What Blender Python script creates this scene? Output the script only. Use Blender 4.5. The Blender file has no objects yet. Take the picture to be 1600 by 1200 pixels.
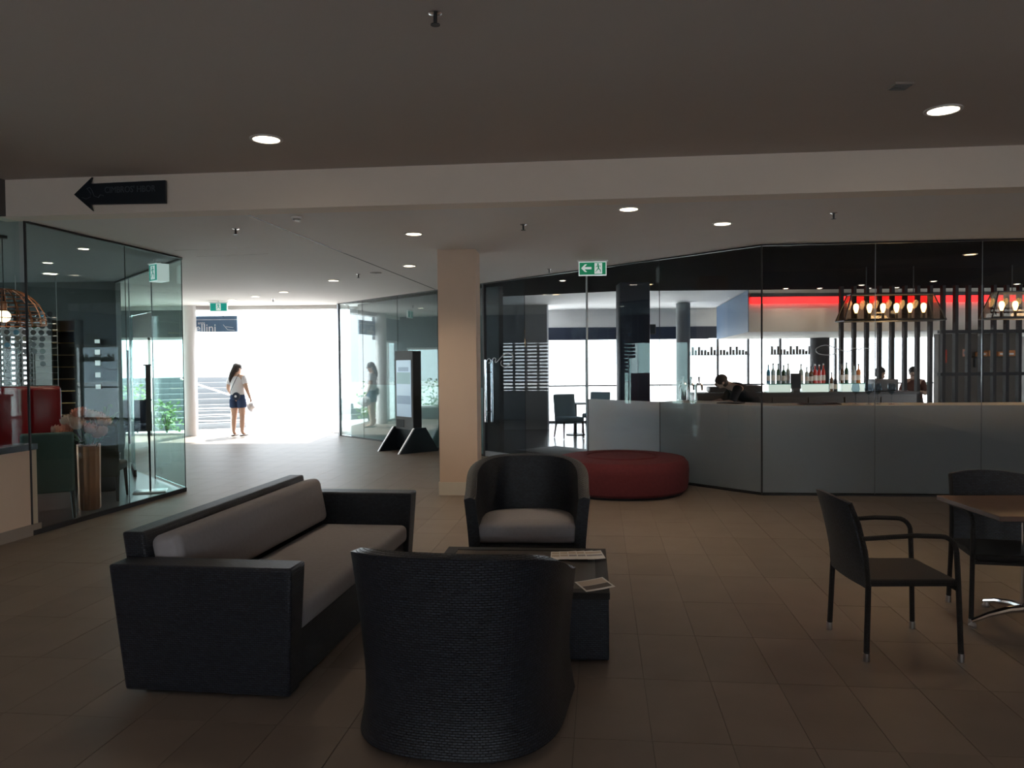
import bpy, bmesh, math, random
from mathutils import Vector, Matrix, Euler
R = math.radians
PI = math.pi
rnd = random.Random(7)
scn = bpy.context.scene
col = scn.collection

# ------------------------------------------------------------------ camera, world, exposure
cam_d = bpy.data.cameras.new('camera')
cam_d.sensor_width = 36.0
cam_d.lens = 36.0 * 1230 / 1600
cam_d.clip_end = 400
cam = bpy.data.objects.new('camera', cam_d)
col.objects.link(cam)
cam.matrix_world = Matrix.Translation((0, 0, 1.65)) @ Matrix.Rotation(PI / 2 - R(1.49), 4, 'X') @ Matrix.Rotation(R(-0.5), 4, 'Z')
scn.camera = cam

world = bpy.data.worlds.new('hazy_bright_sky')
scn.world = world
world.use_nodes = True
wb = world.node_tree.nodes['Background']
wb.inputs[0].default_value = (0.86, 0.94, 1.0, 1)
wb.inputs[1].default_value = 6.0
world.cycles.sampling_method = 'AUTOMATIC'

sun_d = bpy.data.lights.new('sun', 'SUN'); sun_d.energy = 18.0; sun_d.angle = R(1.0); sun_d.color = (1, .97, .92)
sun = bpy.data.objects.new('sun', sun_d); col.objects.link(sun)
sun.rotation_euler = (R(-38), R(6), 0)       # high sun in front of the building, over the forecourt

scn.view_settings.view_transform = 'Standard'
scn.view_settings.look = 'None'
scn.view_settings.exposure = 0.0
scn.view_settings.gamma = 1.0
scn.view_settings.use_curve_mapping = False
scn.cycles.use_denoising = True
scn.cycles.max_bounces = 8
scn.cycles.diffuse_bounces = 4
scn.cycles.glossy_bounces = 3
scn.cycles.transparent_max_bounces = 20
scn.cycles.use_adaptive_sampling = True
scn.cycles.adaptive_threshold = .02
scn.cycles.sample_clamp_indirect = 6.0
DOWN_W = 75.0          # watts of one recessed downlight

# ------------------------------------------------------------------ materials
MATS = {}
def mat(name, color=(.5, .5, .5), rough=.6, metal=0., spec=.5, noise=0., nscale=8., bump=0., bscale=200., emit=None, estr=0.):
    if name in MATS: return MATS[name]
    m = bpy.data.materials.new(name); MATS[name] = m
    m.use_nodes = True
    nt = m.node_tree; b = nt.nodes['Principled BSDF']
    b.inputs['Base Color'].default_value = (*color, 1)
    b.inputs['Roughness'].default_value = rough
    b.inputs['Metallic'].default_value = metal
    b.inputs['Specular IOR Level'].default_value = spec
    tc = nt.nodes.new('ShaderNodeTexCoord')
    if noise > 0:
        n = nt.nodes.new('ShaderNodeTexNoise'); n.inputs['Scale'].default_value = nscale; n.inputs['Detail'].default_value = 4
        nt.links.new(tc.outputs['Object'], n.inputs['Vector'])
        mx = nt.nodes.new('ShaderNodeMix'); mx.data_type = 'RGBA'
        mx.inputs['A'].default_value = (*[c * (1 - noise) for c in color], 1)
        mx.inputs['B'].default_value = (*[min(1, c * (1 + noise)) for c in color], 1)
        nt.links.new(n.outputs['Fac'], mx.inputs['Factor'])
        nt.links.new(mx.outputs['Result'], b.inputs['Base Color'])
    if bump > 0:
        n2 = nt.nodes.new('ShaderNodeTexNoise'); n2.inputs['Scale'].default_value = bscale
        nt.links.new(tc.outputs['Object'], n2.inputs['Vector'])
        bp = nt.nodes.new('ShaderNodeBump'); bp.inputs['Strength'].default_value = bump; bp.inputs['Distance'].default_value = .004
        nt.links.new(n2.outputs['Fac'], bp.inputs['Height'])
        nt.links.new(bp.outputs['Normal'], b.inputs['Normal'])
    if emit:
        b.inputs['Emission Color'].default_value = (*emit, 1)
        b.inputs['Emission Strength'].default_value = estr
    return m

def wicker(name, c1, c2, cw=.025, ch=.0105, rough=.36):
    m = bpy.data.materials.new(name); MATS[name] = m
    m.use_nodes = True; nt = m.node_tree; b = nt.nodes['Principled BSDF']
    uv = nt.nodes.new('ShaderNodeUVMap')
    br = nt.nodes.new('ShaderNodeTexBrick')
    br.offset = .5; br.inputs['Scale'].default_value = 1.0
    br.inputs['Brick Width'].default_value = cw; br.inputs['Row Height'].default_value = ch
    br.inputs['Mortar Size'].default_value = .0024; br.inputs['Mortar Smooth'].default_value = .8
    br.inputs['Color1'].default_value = (*c1, 1); br.inputs['Color2'].default_value = (*c2, 1)
    br.inputs['Mortar'].default_value = (*[c * .15 for c in c1], 1)
    nt.links.new(uv.outputs['UV'], br.inputs['Vector'])
    nt.links.new(br.outputs['Color'], b.inputs['Base Color'])
    inv = nt.nodes.new('ShaderNodeMath'); inv.operation = 'SUBTRACT'; inv.inputs[0].default_value = 1
    nt.links.new(br.outputs['Fac'], inv.inputs[1])
    bp = nt.nodes.new('ShaderNodeBump'); bp.inputs['Strength'].default_value = 1.0; bp.inputs['Distance'].default_value = .011
    nt.links.new(inv.outputs[0], bp.inputs['Height']); nt.links.new(bp.outputs['Normal'], b.inputs['Normal'])
    b.inputs['Roughness'].default_value = rough
    return m

def fresnel(nt, ior):
    g = nt.nodes.new('ShaderNodeNewGeometry'); mr = nt.nodes.new('ShaderNodeMapRange')
    mr.inputs[3].default_value = ior; mr.inputs[4].default_value = 1 / ior
    nt.links.new(g.outputs['Backfacing'], mr.inputs[0])
    fr = nt.nodes.new('ShaderNodeFresnel'); nt.links.new(mr.outputs[0], fr.inputs['IOR']); return fr

def glass(name, tint, ior=1.5, gloss_rough=.0):
    m = bpy.data.materials.new(name); MATS[name] = m
    m.use_nodes = True; nt = m.node_tree; nt.nodes.clear()
    out = nt.nodes.new('ShaderNodeOutputMaterial'); mx = nt.nodes.new('ShaderNodeMixShader')
    tr = nt.nodes.new('ShaderNodeBsdfTransparent'); tr.inputs[0].default_value = (*tint, 1)
    gl = nt.nodes.new('ShaderNodeBsdfGlossy'); gl.inputs['Roughness'].default_value = gloss_rough
    gl.inputs['Color'].default_value = (.95, 1, 1, 1)
    fr = fresnel(nt, ior)
    nt.links.new(fr.outputs[0], mx.inputs[0]); nt.links.new(tr.outputs[0], mx.inputs[1]); nt.links.new(gl.outputs[0], mx.inputs[2])
    nt.links.new(mx.outputs[0], out.inputs[0])
    return m

def frost(name, c, trans=.6, see=.0, rough=.12):
    m = bpy.data.materials.new(name); MATS[name] = m
    m.use_nodes = True; nt = m.node_tree; nt.nodes.clear()
    out = nt.nodes.new('ShaderNodeOutputMaterial')
    d = nt.nodes.new('ShaderNodeBsdfDiffuse'); d.inputs[0].default_value = (*c, 1)
    t = nt.nodes.new('ShaderNodeBsdfTranslucent'); t.inputs[0].default_value = (*c, 1)
    g = nt.nodes.new('ShaderNodeBsdfGlossy'); g.inputs['Roughness'].default_value = rough
    tp = nt.nodes.new('ShaderNodeBsdfTransparent')
    m1 = nt.nodes.new('ShaderNodeMixShader'); m1.inputs[0].default_value = trans
    m2 = nt.nodes.new('ShaderNodeMixShader'); m3 = nt.nodes.new('ShaderNodeMixShader'); m3.inputs[0].default_value = see
    fr = fresnel(nt, 1.5)
    L = nt.links.new
    L(d.outputs[0], m1.inputs[1]); L(t.outputs[0], m1.inputs[2])
    L(m1.outputs[0], m3.inputs[1]); L(tp.outputs[0], m3.inputs[2])
    L(fr.outputs[0], m2.inputs[0]); L(m3.outputs[0], m2.inputs[1]); L(g.outputs[0], m2.inputs[2])
    L(m2.outputs[0], out.inputs[0])
    return m

def floor_mat():
    m = bpy.data.materials.new('porcelain_tile'); MATS['tile'] = m
    m.use_nodes = True; nt = m.node_tree; b = nt.nodes['Principled BSDF']; L = nt.links.new
    geo = nt.nodes.new('ShaderNodeNewGeometry')
    n = nt.nodes.new('ShaderNodeTexNoise'); n.inputs['Scale'].default_value = 3.2; n.inputs['Detail'].default_value = 6
    L(geo.outputs['Position'], n.inputs['Vector'])
    mx = nt.nodes.new('ShaderNodeMix'); mx.data_type = 'RGBA'
    mx.inputs['A'].default_value = (.175, .140, .117, 1); mx.inputs['B'].default_value = (.235, .188, .158, 1)
    L(n.outputs['Fac'], mx.inputs['Factor'])
    oi = nt.nodes.new('ShaderNodeObjectInfo')
    mr = nt.nodes.new('ShaderNodeMapRange'); mr.inputs[3].default_value = .93; mr.inputs[4].default_value = 1.07
    L(oi.outputs['Random'], mr.inputs[0])
    hv = nt.nodes.new('ShaderNodeHueSaturation'); L(mr.outputs[0], hv.inputs['Value']); L(mx.outputs['Result'], hv.inputs['Color'])
    L(hv.outputs[0], b.inputs['Base Color'])
    b.inputs['Roughness'].default_value = .46
    b.inputs['Specular IOR Level'].default_value = .15
    n2 = nt.nodes.new('ShaderNodeTexNoise'); n2.inputs['Scale'].default_value = 55
    L(geo.outputs['Position'], n2.inputs['Vector'])
    bp = nt.nodes.new('ShaderNodeBump'); bp.inputs['Strength'].default_value = .06; bp.inputs['Distance'].default_value = .003
    L(n2.outputs['Fac'], bp.inputs['Height']); L(bp.outputs['Normal'], b.inputs['Normal'])
    return m

WICK = wicker('dark_blue_wicker', (.013, .017, .028), (.029, .036, .053), .022, .0105, .46)
WICKB = wicker('dark_brown_wicker', (.016, .013, .013), (.026, .021, .020), .012, .008, .6)
GLASS = glass('clear_greenish_glass', (.88, .955, .945), 1.40)
GLASSR = glass('restaurant_glass', (.90, .965, .955), 1.22)
GLASSN = glass('bar_glass', (.95, .965, .97), 1.38)
GLASSK = glass('corridor_glass', (.88, .95, .95), 1.5)
GLASSC = glass('clear_glass', (.985, .99, .99))
GLASSD = glass('smoky_glass', (.72, .78, .82), 1.45)
LAMPG = glass('lantern_glass', (.80, .76, .72), 1.5)
FROST = frost('frosted_film', (.66, .70, .73), .66)
FROSTB = frost('frosted_film_painted_backlit', (.92, .95, .97), .85)  # same film, paler and more translucent to paint in backlight on one pane
FROSTL = frost('pale_frosted_film', (.50, .66, .66), .55, .45)
TILE = floor_mat()
mat('grout', (.125, .10, .082), .8)
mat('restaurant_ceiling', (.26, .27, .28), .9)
mat('kitchen_wall', (.10, .085, .075), .8)
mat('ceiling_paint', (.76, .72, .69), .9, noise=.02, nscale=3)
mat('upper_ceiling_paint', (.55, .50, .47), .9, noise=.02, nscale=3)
mat('warm_wall', (.76, .60, .48), .85, noise=.03, nscale=4)
mat('bulkhead_paint', (.80, .70, .61), .85, noise=.03, nscale=4)
mat('white_paint', (.82, .81, .80), .7)
mat('black_ceiling', (.010, .010, .014), .9, spec=.0)
mat('charcoal', (.025, .026, .03), .6)
mat('navy', (.012, .022, .05), .5)
mat('bar_floor', (.02, .022, .028), .18)
mat('wood_floor', (.09, .075, .08), .3, noise=.15, nscale=12)
mat('grey_wall', (.19, .20, .21), .7)
mat('olive_dark_wall', (.055, .062, .062), .6)
mat('dark_wall', (.10, .09, .085), .8)
mat('cream', (.72, .68, .60), .7)
mat('metal', (.60, .60, .62), .28, 1.)
mat('chrome', (.80, .80, .82), .12, 1.)
mat('dark_metal', (.018, .018, .022), .45, .0)
mat('post_black', (.006, .006, .008), .6, spec=.15)
mat('alu', (.35, .37, .40), .4, 1.)
mat('cushion', (.30, .285, .30), .95, noise=.10, nscale=40, bump=.3, bscale=500)
mat('ottoman_fabric', (.135, .024, .030), .95, noise=.18, nscale=25, bump=.5, bscale=300)
mat('coffee_top', (.055, .038, .030), .35)
mat('table_wood', (.13, .075, .055), .42, noise=.25, nscale=6)
mat('copper', (.62, .27, .15), .35, .7)
mat('copper_wire', (.45, .16, .07), .4, .8)
mat('green_fabric', (.085, .125, .115), .85, noise=.08, nscale=30)
mat('brown_fabric', (.06, .055, .04), .9)
mat('dark_wood', (.035, .025, .02), .45)
mat('red_leather', (.32, .012, .018), .3)
mat('petal', (.78, .38, .29), .7, noise=.15, nscale=30)
mat('petal_pale', (.84, .62, .52), .7, noise=.12, nscale=30)
mat('leaf', (.05, .11, .03), .6, noise=.3, nscale=10)
mat('leaf_light', (.18, .32, .10), .6, noise=.3, nscale=6)
mat('stone_black', (.015, .017, .02), .15)
mat('sign_navy', (.008, .014, .022), .35)
mat('sign_text', (.07, .085, .10), .5)
mat('sign_blue', (.10, .18, .30), .5)
mat('white_print', (.85, .87, .9), .6)
mat('exit_green', (.0, .22, .10), .4, emit=(.0, .30, .12), estr=.35)
mat('exit_green_dim', (.0, .30, .24), .4, emit=(.0, .30, .24), estr=.5)
mat('exit_white', (.8, .85, .82), .4, emit=(.8, .9, .88), estr=.45)
mat('lamp_lens', (1, .9, .75), .4, emit=(1, .84, .62), estr=14)
mat('lamp_lens_dim', (1, .7, .4), .4, emit=(1, .62, .30), estr=5)
mat('bulb', (1, .8, .5), .4, emit=(1, .60, .22), estr=14)
mat('bulb_big', (1, .85, .6), .4, emit=(1, .78, .48), estr=8)
mat('led_red', (.8, .02, .02), .5, emit=(1, .018, .018), estr=2.6)
mat('screen', (.4, .5, .6), .2, emit=(.45, .62, .78), estr=.40)
mat('screen_teal', (.2, .3, .3), .3, emit=(.20, .36, .40), estr=.5)
mat('screen_mid', (.2, .3, .4), .3, emit=(.20, .28, .40), estr=.5)
mat('screen_dark', (.02, .03, .04), .2)
mat('skin', (.62, .40, .30), .6)
mat('hair', (.03, .022, .02), .6)
mat('shirt_white', (.80, .80, .84), .9)
mat('denim', (.03, .06, .14), .9)
mat('black_cloth', (.02, .022, .03), .9)
mat('red_brown_cloth', (.10, .03, .02), .9)
mat('paper', (.86, .82, .78), .7)
mat('concrete_out', (.74, .74, .74), .8, noise=.05, nscale=2)
mat('concrete_step', (.66, .68, .70), .8)
mat('rail_white', (.8, .82, .84), .5)
mat('bottle_green', (.01, .06, .03), .12)
mat('bottle_clear', (.45, .58, .62), .12)
mat('bottle_blue', (.05, .30, .55), .12)
mat('bottle_red', (.55, .03, .02), .12)
mat('bottle_brown', (.10, .04, .015), .12)
mat('bottle_black', (.012, .014, .022), .15)
mat('bottle_teal', (.03, .28, .22), .15)
mat('cup_grey', (.20, .19, .18), .6)
mat('orange', (.65, .22, .06), .6)
mat('red_poster', (.62, .04, .02), .7)
mat('skirting', (.34, .29, .25), .5)

# ------------------------------------------------------------------ mesh helpers
class MB:
    def __init__(s): s.v = []; s.f = []; s.uv = {}; s.mi = []; s.cur = 0
    def quad_uv(s, fi, uvs): s.uv[fi] = uvs
    def add(s, vs, fs):
        o = len(s.v); s.v += [tuple(p) for p in vs]
        for f in fs: s.f.append(tuple(i + o for i in f)); s.mi.append(s.cur)
        return s
    def box(s, x0, x1, y0, y1, z0, z1, M=None):
        p = [Vector((x, y, z)) for z in (z0, z1) for (x, y) in ((x0, y0), (x1, y0), (x1, y1), (x0, y1))]
        if M is not None: p = [M @ q for q in p]
        return s.add(p, [(0, 3, 2, 1), (4, 5, 6, 7), (0, 1, 5, 4), (1, 2, 6, 5), (2, 3, 7, 6), (3, 0, 4, 7)])
    def hexa(s, bot, top):
        return s.add(list(bot) + list(top), [(0, 3, 2, 1), (4, 5, 6, 7), (0, 1, 5, 4), (1, 2, 6, 5), (2, 3, 7, 6), (3, 0, 4, 7)])
    def rbox(s, x0, x1, y0, y1, z0, z1, r=.02, seg=3, M=None):
        bm = bmesh.new(); bmesh.ops.create_cube(bm, size=1)
        for v in bm.verts:
            v.co = Vector(((x0 + x1) / 2 + v.co.x * (x1 - x0), (y0 + y1) / 2 + v.co.y * (y1 - y0), (z0 + z1) / 2 + v.co.z * (z1 - z0)))
        bmesh.ops.bevel(bm, geom=list(bm.edges), offset=r, segments=seg, profile=.5, affect='EDGES')
        if M is not None: bmesh.ops.transform(bm, matrix=M, verts=bm.verts)
        bm.verts.index_update()
        s.add([v.co for v in bm.verts], [[v.index for v in f.verts] for f in bm.faces]); bm.free(); return s
    def prism(s, pts, z0, z1):          # polygon pts (x,y), ccw, extruded along z
        n = len(pts)
        return s.add([(x, y, z0) for x, y in pts] + [(x, y, z1) for x, y in pts],
                     [tuple(reversed(range(n))), tuple(range(n, 2 * n))] + [(i, (i + 1) % n, n + (i + 1) % n, n + i) for i in range(n)])
    def prism_m(s, pts, d0, d1, M):
        t = MB().prism(pts, d0, d1); return s.add([M @ Vector(p) for p in t.v], t.f)
    def tube(s, pts, r, n=10, caps=True, radii=None):
        pts = [Vector(p) for p in pts]; k = len(pts); vs = []; fs = []
        up = None
        for i, p in enumerate(pts):
            t = (pts[min(i + 1, k - 1)] - pts[max(i - 1, 0)]).normalized()
            if up is None:
                up = Vector((0, 0, 1)) if abs(t.z) < .9 else Vector((1, 0, 0))
            a = t.cross(up).normalized(); b = t.cross(a).normalized(); up = -b if False else up
            rr = radii[i] if radii else r
            for j in range(n):
                q = 2 * PI * j / n
                vs.append(p + a * (rr * math.cos(q)) + b * (rr * math.sin(q)))
        for i in range(k - 1):
            for j in range(n):
                fs.append((i * n + j, i * n + (j + 1) % n, (i + 1) * n + (j + 1) % n, (i + 1) * n + j))
        if caps: fs.append(tuple(reversed(range(n)))); fs.append(tuple(range((k - 1) * n, k * n)))
        return s.add(vs, fs)
    def lathe(s, prof, n=24, c=(0, 0, 0), M=None):
        vs = []; fs = []
        for r, z in prof:
            for j in range(n):
                q = 2 * PI * j / n; vs.append(Vector((r * math.cos(q), r * math.sin(q), z)))
        k = len(prof)
        for i in range(k - 1):
            for j in range(n): fs.append((i * n + j, i * n + (j + 1) % n, (i + 1) * n + (j + 1) % n, (i + 1) * n + j))
        if prof[0][0] > 1e-4: fs.append(tuple(reversed(range(n))))
        if prof[-1][0] > 1e-4: fs.append(tuple(range((k - 1) * n, k * n)))
        if M is not None: vs = [M @ v for v in vs]
        return s.add([v + Vector(c) for v in vs], fs)
    def ball(s, c, rx, ry=None, rz=None, n=14, m=8, M=None):
        ry = ry or rx; rz = rz or rx
        vs = []; fs = []
        for i in range(m + 1):
            a = PI * i / m
            for j in range(n):
                q = 2 * PI * j / n
                p = Vector((rx * math.sin(a) * math.cos(q), ry * math.sin(a) * math.sin(q), -rz * math.cos(a)))
                if M is not None: p = M @ p
                vs.append(p + Vector(c))
        for i in range(m):
            for j in range(n): fs.append((i * n + j, i * n + (j + 1) % n, (i + 1) * n + (j + 1) % n, (i + 1) * n + j))
        return s.add(vs, fs)
    def mesh(s, name, m, smooth=True, ang=35):
        me = bpy.data.meshes.new(name); me.from_pydata([tuple(v) for v in s.v], [], s.f)
        for mm in (m if isinstance(m, (list, tuple)) else [m]):
            me.materials.append(MATS[mm] if isinstance(mm, str) else mm)
        me.polygons.foreach_set('material_index', s.mi)
        uvl = me.uv_layers.new(name='UVMap')
        for p in me.polygons:
            cu = s.uv.get(p.index)
            n = p.normal; ax, ay, az = abs(n.x), abs(n.y), abs(n.z)
            for k, li in enumerate(p.loop_indices):
                if cu: uvl.data[li].uv = cu[k]; continue
                c = me.vertices[me.loops[li].vertex_index].co
                uvl.data[li].uv = (c.x, c.y) if az >= ax and az >= ay else ((c.y, c.z) if ax >= ay else (c.x, c.z))
        if smooth:
            me.polygons.foreach_set('use_smooth', [True] * len(me.polygons)); me.set_sharp_from_angle(angle=R(ang))
        me.update(); return me
    def build(s, name, m, parent=None, smooth=True, ang=35):
        o = bpy.data.objects.new(name, s.mesh(name, m, smooth, ang)); col.objects.link(o)
        if parent: o.parent = parent
        return o

def tag(o, label=None, cat=None, group=None, kind=None):
    if label: o['label'] = label
    if cat: o['category'] = cat
    if group: o['group'] = group
    if kind: o['kind'] = kind
    return o
def thing(name, label, cat, loc=(0, 0, 0), rz=0, group=None):
    o = bpy.data.objects.new(name, None); col.objects.link(o); o.empty_display_size = .1
    o.location = loc; o.rotation_euler = (0, 0, rz); return tag(o, label, cat, group)
def struct(name, mb, m, label=None, parent=None, smooth=False):
    o = mb.build(name, m, parent, smooth)
    if not parent: o['kind'] = 'structure'
    if label: o['label'] = label
    return o
def copy_tree(o, parent=None):
    c = o.copy(); col.objects.link(c); c.parent = parent
    for ch in list(o.children): copy_tree(ch, c)
    return c
def place(o, loc, rz=0, label=None, group=None):
    o.location = loc; o.rotation_euler = (0, 0, rz)
    if label: o['label'] = label
    if group: o['group'] = group
    return o
def text(s, size, m, name, parent, M, ext=.002, align='LEFT', sx=1.0):
    c = bpy.data.curves.new(name, 'FONT'); c.body = s; c.size = size; c.extrude = ext; c.align_x = align; c.resolution_u = 3
    c.materials.append(MATS[m]); o = bpy.data.objects.new(name, c); col.objects.link(o)
    me = bpy.data.meshes.new_from_object(o); me.materials.clear(); me.materials.append(MATS[m]); col.objects.unlink(o); bpy.data.objects.remove(o); bpy.data.curves.remove(c)
    o = bpy.data.objects.new(name, me); col.objects.link(o); o.parent = parent; o.matrix_local = M @ Matrix.Diagonal((sx, 1, 1, 1)); return o
def wall_seg(mb, a, b, z0, z1, t, side=0):
    """upright slab from a to b; side 0 centred, +1 thickness to the left of a->b, -1 to the right"""
    a = Vector((*a, 0)); b = Vector((*b, 0)); d = (b - a).normalized(); n = Vector((-d.y, d.x, 0))
    o0, o1 = {0: (-t / 2, t / 2), 1: (0, t), -1: (-t, 0)}[side]
    p = [a + n * o0, b + n * o0, b + n * o1, a + n * o1]
    return mb.hexa([(q.x, q.y, z0) for q in p], [(q.x, q.y, z1) for q in p])
def lerp2(a, b, t): return (a[0] + (b[0] - a[0]) * t, a[1] + (b[1] - a[1]) * t)
def slit(a, b, x):       # point on line a-b at given x
    t = (x - a[0]) / (b[0] - a[0]); return lerp2(a, b, t)

# ------------------------------------------------------------------ plan
ZL, ZU = 3.08, 3.42                      # lower and upper ceiling heights
P0, P1, P2 = (-4.73, 7.70), (-4.33, 10.38), (-6.63, 13.23)     # restaurant glass: near end, corner, far end
GA, GB, GC = (-4.02, 18.35), (3.07, 9.67), (8.6, 9.12)         # bar glass: corridor end, bend, right end
BL, BR = (-4.57, 7.44), (8.6, 6.12)      # bulkhead face
XW = 8.6
PBACK = (-6.45, -4.0)                     # left wall goes on behind the camera

# ------------------------------------------------------------------ floors
fl = MB().box(-9.6, 8.8, -6.2, 19.3, -.10, -.004)
floor = struct('floor', fl, 'grout', 'large brown-grey porcelain tiles across the lobby and corridor')
th = R(-6.4)
U = Vector((math.cos(th), math.sin(th))); V = Vector((-math.sin(th), math.cos(th)))
TX, TY, GAP = .34, .68, .003
o_u = Vector((1.065, 4.5)).dot(U); o_v = Vector((.95, 5.40)).dot(V)
def inside_lobby(p):
    x, y = p
    def right_of(a, b): return (b[0] - a[0]) * (y - a[1]) - (b[1] - a[1]) * (x - a[0])
    if x < -9.6 or y < -6 or y > 19.2 or x > 8.6: return False
    if x <= GB[0] and right_of(GA, GB) > 0: return False
    if x > GB[0] and right_of(GB, GC) > 0: return False
    if y < P1[1] and right_of(PBACK if y < P0[1] else P0, P0 if y < P0[1] else P1) > 0: return False
    if y >= P1[1] and x < P1[0] and right_of(P1, P2) > 0 and y < P2[1]: return False
    if y >= P1[1] and x < P2[0] and y < P2[1]: return False
    return True
tiles = []
for i in range(-60, 60):
    for j in range(-20, 40):
        c = U * (o_u + (i + .5) * TX) + V * (o_v + (j + .5) * TY)
        cs = [c + U * a + V * b for a in (-.17, .17) for b in (-.34, .34)] + [c]
        if not any(inside_lobby(q) for q in cs): continue
        tiles.append((c.x, c.y))
def tile_mb(mb, c, z=0.):
    hx, hy = TX / 2 - GAP / 2, TY / 2 - GAP / 2
    M = Matrix.Translation((c[0], c[1], z)) @ Matrix.Rotation(th, 4, 'Z')
    mb.box(-hx, hx, -hy, hy, -.012, 0, M)
vis = [c for c in tiles if c[1] > 2.2 and abs(c[0]) < c[1] * .70 + .2]
vis.sort(key=lambda c: c[0] ** 2 + c[1] ** 2)
own = set(vis[:300])
t0 = MB(); hx, hy = TX / 2 - GAP / 2, TY / 2 - GAP / 2; t0.box(-hx, hx, -hy, hy, -.012, 0); tme = t0.mesh('floor_tile', TILE, False)
for c in vis[:300]:
    o = bpy.data.objects.new('floor_tile', tme); col.objects.link(o); o.parent = floor
    o.location = (c[0], c[1], rnd.uniform(-.0006, .0006)); o.rotation_euler = (0, 0, th)
rest = MB()
for c in tiles:
    if c not in own: tile_mb(rest, c)
tr = rest.build('distant_floor_tiles', TILE, floor, False); tr['kind'] = 'stuff'

struct('floor_bar', MB().prism([GA, (-4.02, 22.3), (13.5, 22.3), (13.5, 8.6), GC, GB][::-1], -.05, .008), 'bar_floor', 'dark polished floor inside the bar behind the glass')
struct('floor_restaurant', MB().prism([PBACK, P0, P1, P2, (-11.2, 13.23), (-11.2, -4.)][::1][::-1], -.05, .008), 'wood_floor', 'dark plum timber floor inside the restaurant')
struct('ground_outside', MB().box(-60, 60, 19.3, 120, -.3, -.03).box(-60, -9.6, 13.4, 19.3, -.3, -.03).box(-60, -11.4, -30, 13.4, -.3, -.03), 'concrete_out', 'sunlit pale paving outdoors')

# ------------------------------------------------------------------ ceilings
cu = MB().prism([(PBACK[0] - .6, -6.2), (XW + .2, -6.2), (XW + .2, 6.20), (XW + .2, 6.5), (-4.6, 7.8), (-5.0, 7.8)], ZU, ZU + .15)
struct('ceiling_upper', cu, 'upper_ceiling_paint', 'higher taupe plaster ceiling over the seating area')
cl = MB().prism([(BL[0] + .03, BL[1] + .12), (BR[0], BR[1] + .12), (XW, 9.12), GB, GA, (-4.02, 19.0), (-7.9, 19.0), (-9.6, 19.0), (-9.6, 13.23), P2, P1, P0], ZL, ZL + .2)
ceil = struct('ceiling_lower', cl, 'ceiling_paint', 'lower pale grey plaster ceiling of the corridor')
jt = MB(); wall_seg(jt, (-2.52, 7.26), (-1.45, 15.1), ZL - .002, ZL + .001, .018); jt.build('expansion_joint', 'charcoal', ceil, False)
ap = MB()
for a, b in (((-5.05, 9.4 + .0), (-3.3, 9.3)),):
    wall_seg(ap, (-4.15, 9.75), (-3.15, 9.55), ZL - .0015, ZL + .001, .01); wall_seg(ap, (-4.1, 10.3), (-3.1, 10.1), ZL - .0015, ZL + .001, .01)
ap.build('access_panel_joint', 'skirting', ceil, False)
struct('ceiling_bar', MB().prism([GA, GB, GC, (13.5, 8.6), (13.5, 15.8), (2.2, 15.8), (-4.0, 18.5)], ZL, ZL + .15), 'black_ceiling', 'black ceiling inside the bar')
struct('ceiling_bar_window_zone', MB().prism([(-4.0, 18.5), (2.2, 15.8), (13.5, 15.8), (13.5, 22.2), (-4.02, 22.2)], ZL + .02, ZL + .15), 'white_paint', 'pale ceiling strip near the bar windows')
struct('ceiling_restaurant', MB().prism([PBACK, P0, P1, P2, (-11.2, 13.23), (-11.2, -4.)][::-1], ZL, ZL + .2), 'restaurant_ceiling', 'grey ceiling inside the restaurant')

# ------------------------------------------------------------------ bulkhead and lobby walls
bk = MB(); BL0 = slit(BL, BR, -4.95); wall_seg(bk, BL0, BR, ZL - .004, ZU + .05, .25, 1)
struct('trim_bulkhead', bk, 'bulkhead_paint', 'long beige ceiling bulkhead crossing the lobby')
b2 = MB(); wall_seg(b2, PBACK, (-4.72, 7.70), ZL, ZU + .05, .2, 1)
struct('trim_side_bulkhead', b2, 'dark_wall', 'darker bulkhead above the restaurant glass')
ws = MB(); wall_seg(ws, PBACK, (-5.12, 5.3), 0, ZL, .2, 1)
struct('wall_left', ws, 'warm_wall', 'warm painted wall beside the restaurant')
wr = MB().box(XW, XW + .2, -6.2, 9.2, 0, ZU)
struct('wall_right', wr, 'warm_wall', 'warm painted wall at the right')
wbk = MB()
xs = [-6.9, -4.8, -2.8, -1.0, 1.0, 2.8, 4.8, 8.8]
for i in range(0, 7, 2): wbk.box(xs[i], xs[i + 1], -6.2, -6.0, 0, ZU)
for i in range(1, 7, 2): wbk.box(xs[i], xs[i + 1], -6.2, -6.0, 2.5, ZU); wbk.box(xs[i], xs[i + 1], -6.2, -6.0, 0, .6)
struct('wall_back', wbk, 'warm_wall', 'painted wall with three windows behind the viewer')
wc = MB(); wall_seg(wc, (-6.9, -6.1), PBACK, 0, ZU, .2, 1); struct('wall_left_return', wc, 'warm_wall', 'short return of the warm side wall')

# low wall with black stone cap under the near restaurant glass
lw = MB(); d = (Vector(P0) - Vector(PBACK)).normalized(); lw_a = slit(PBACK, P0, -5.12); lw_b = (P0[0] + .012, P0[1] + .08)
wall_seg(lw, lw_a, lw_b, 0, .84, .16, 1)
low = struct('wall_low_left', lw, 'warm_wall', 'low warm wall with black stone capping under the restaurant glass')
cp = MB(); wall_seg(cp, lw_a, (lw_b[0] + .004, lw_b[1] + .02), .84, .90, .20, 1); cp.build('stone_cap', 'stone_black', low, False)
sk = MB(); wall_seg(sk, (lw_a[0] + .012, lw_a[1]), (lw_b[0] + .012, lw_b[1] + .03), 0, .11, .012, 0); sk.build('skirting', 'skirting', low, False)

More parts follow.
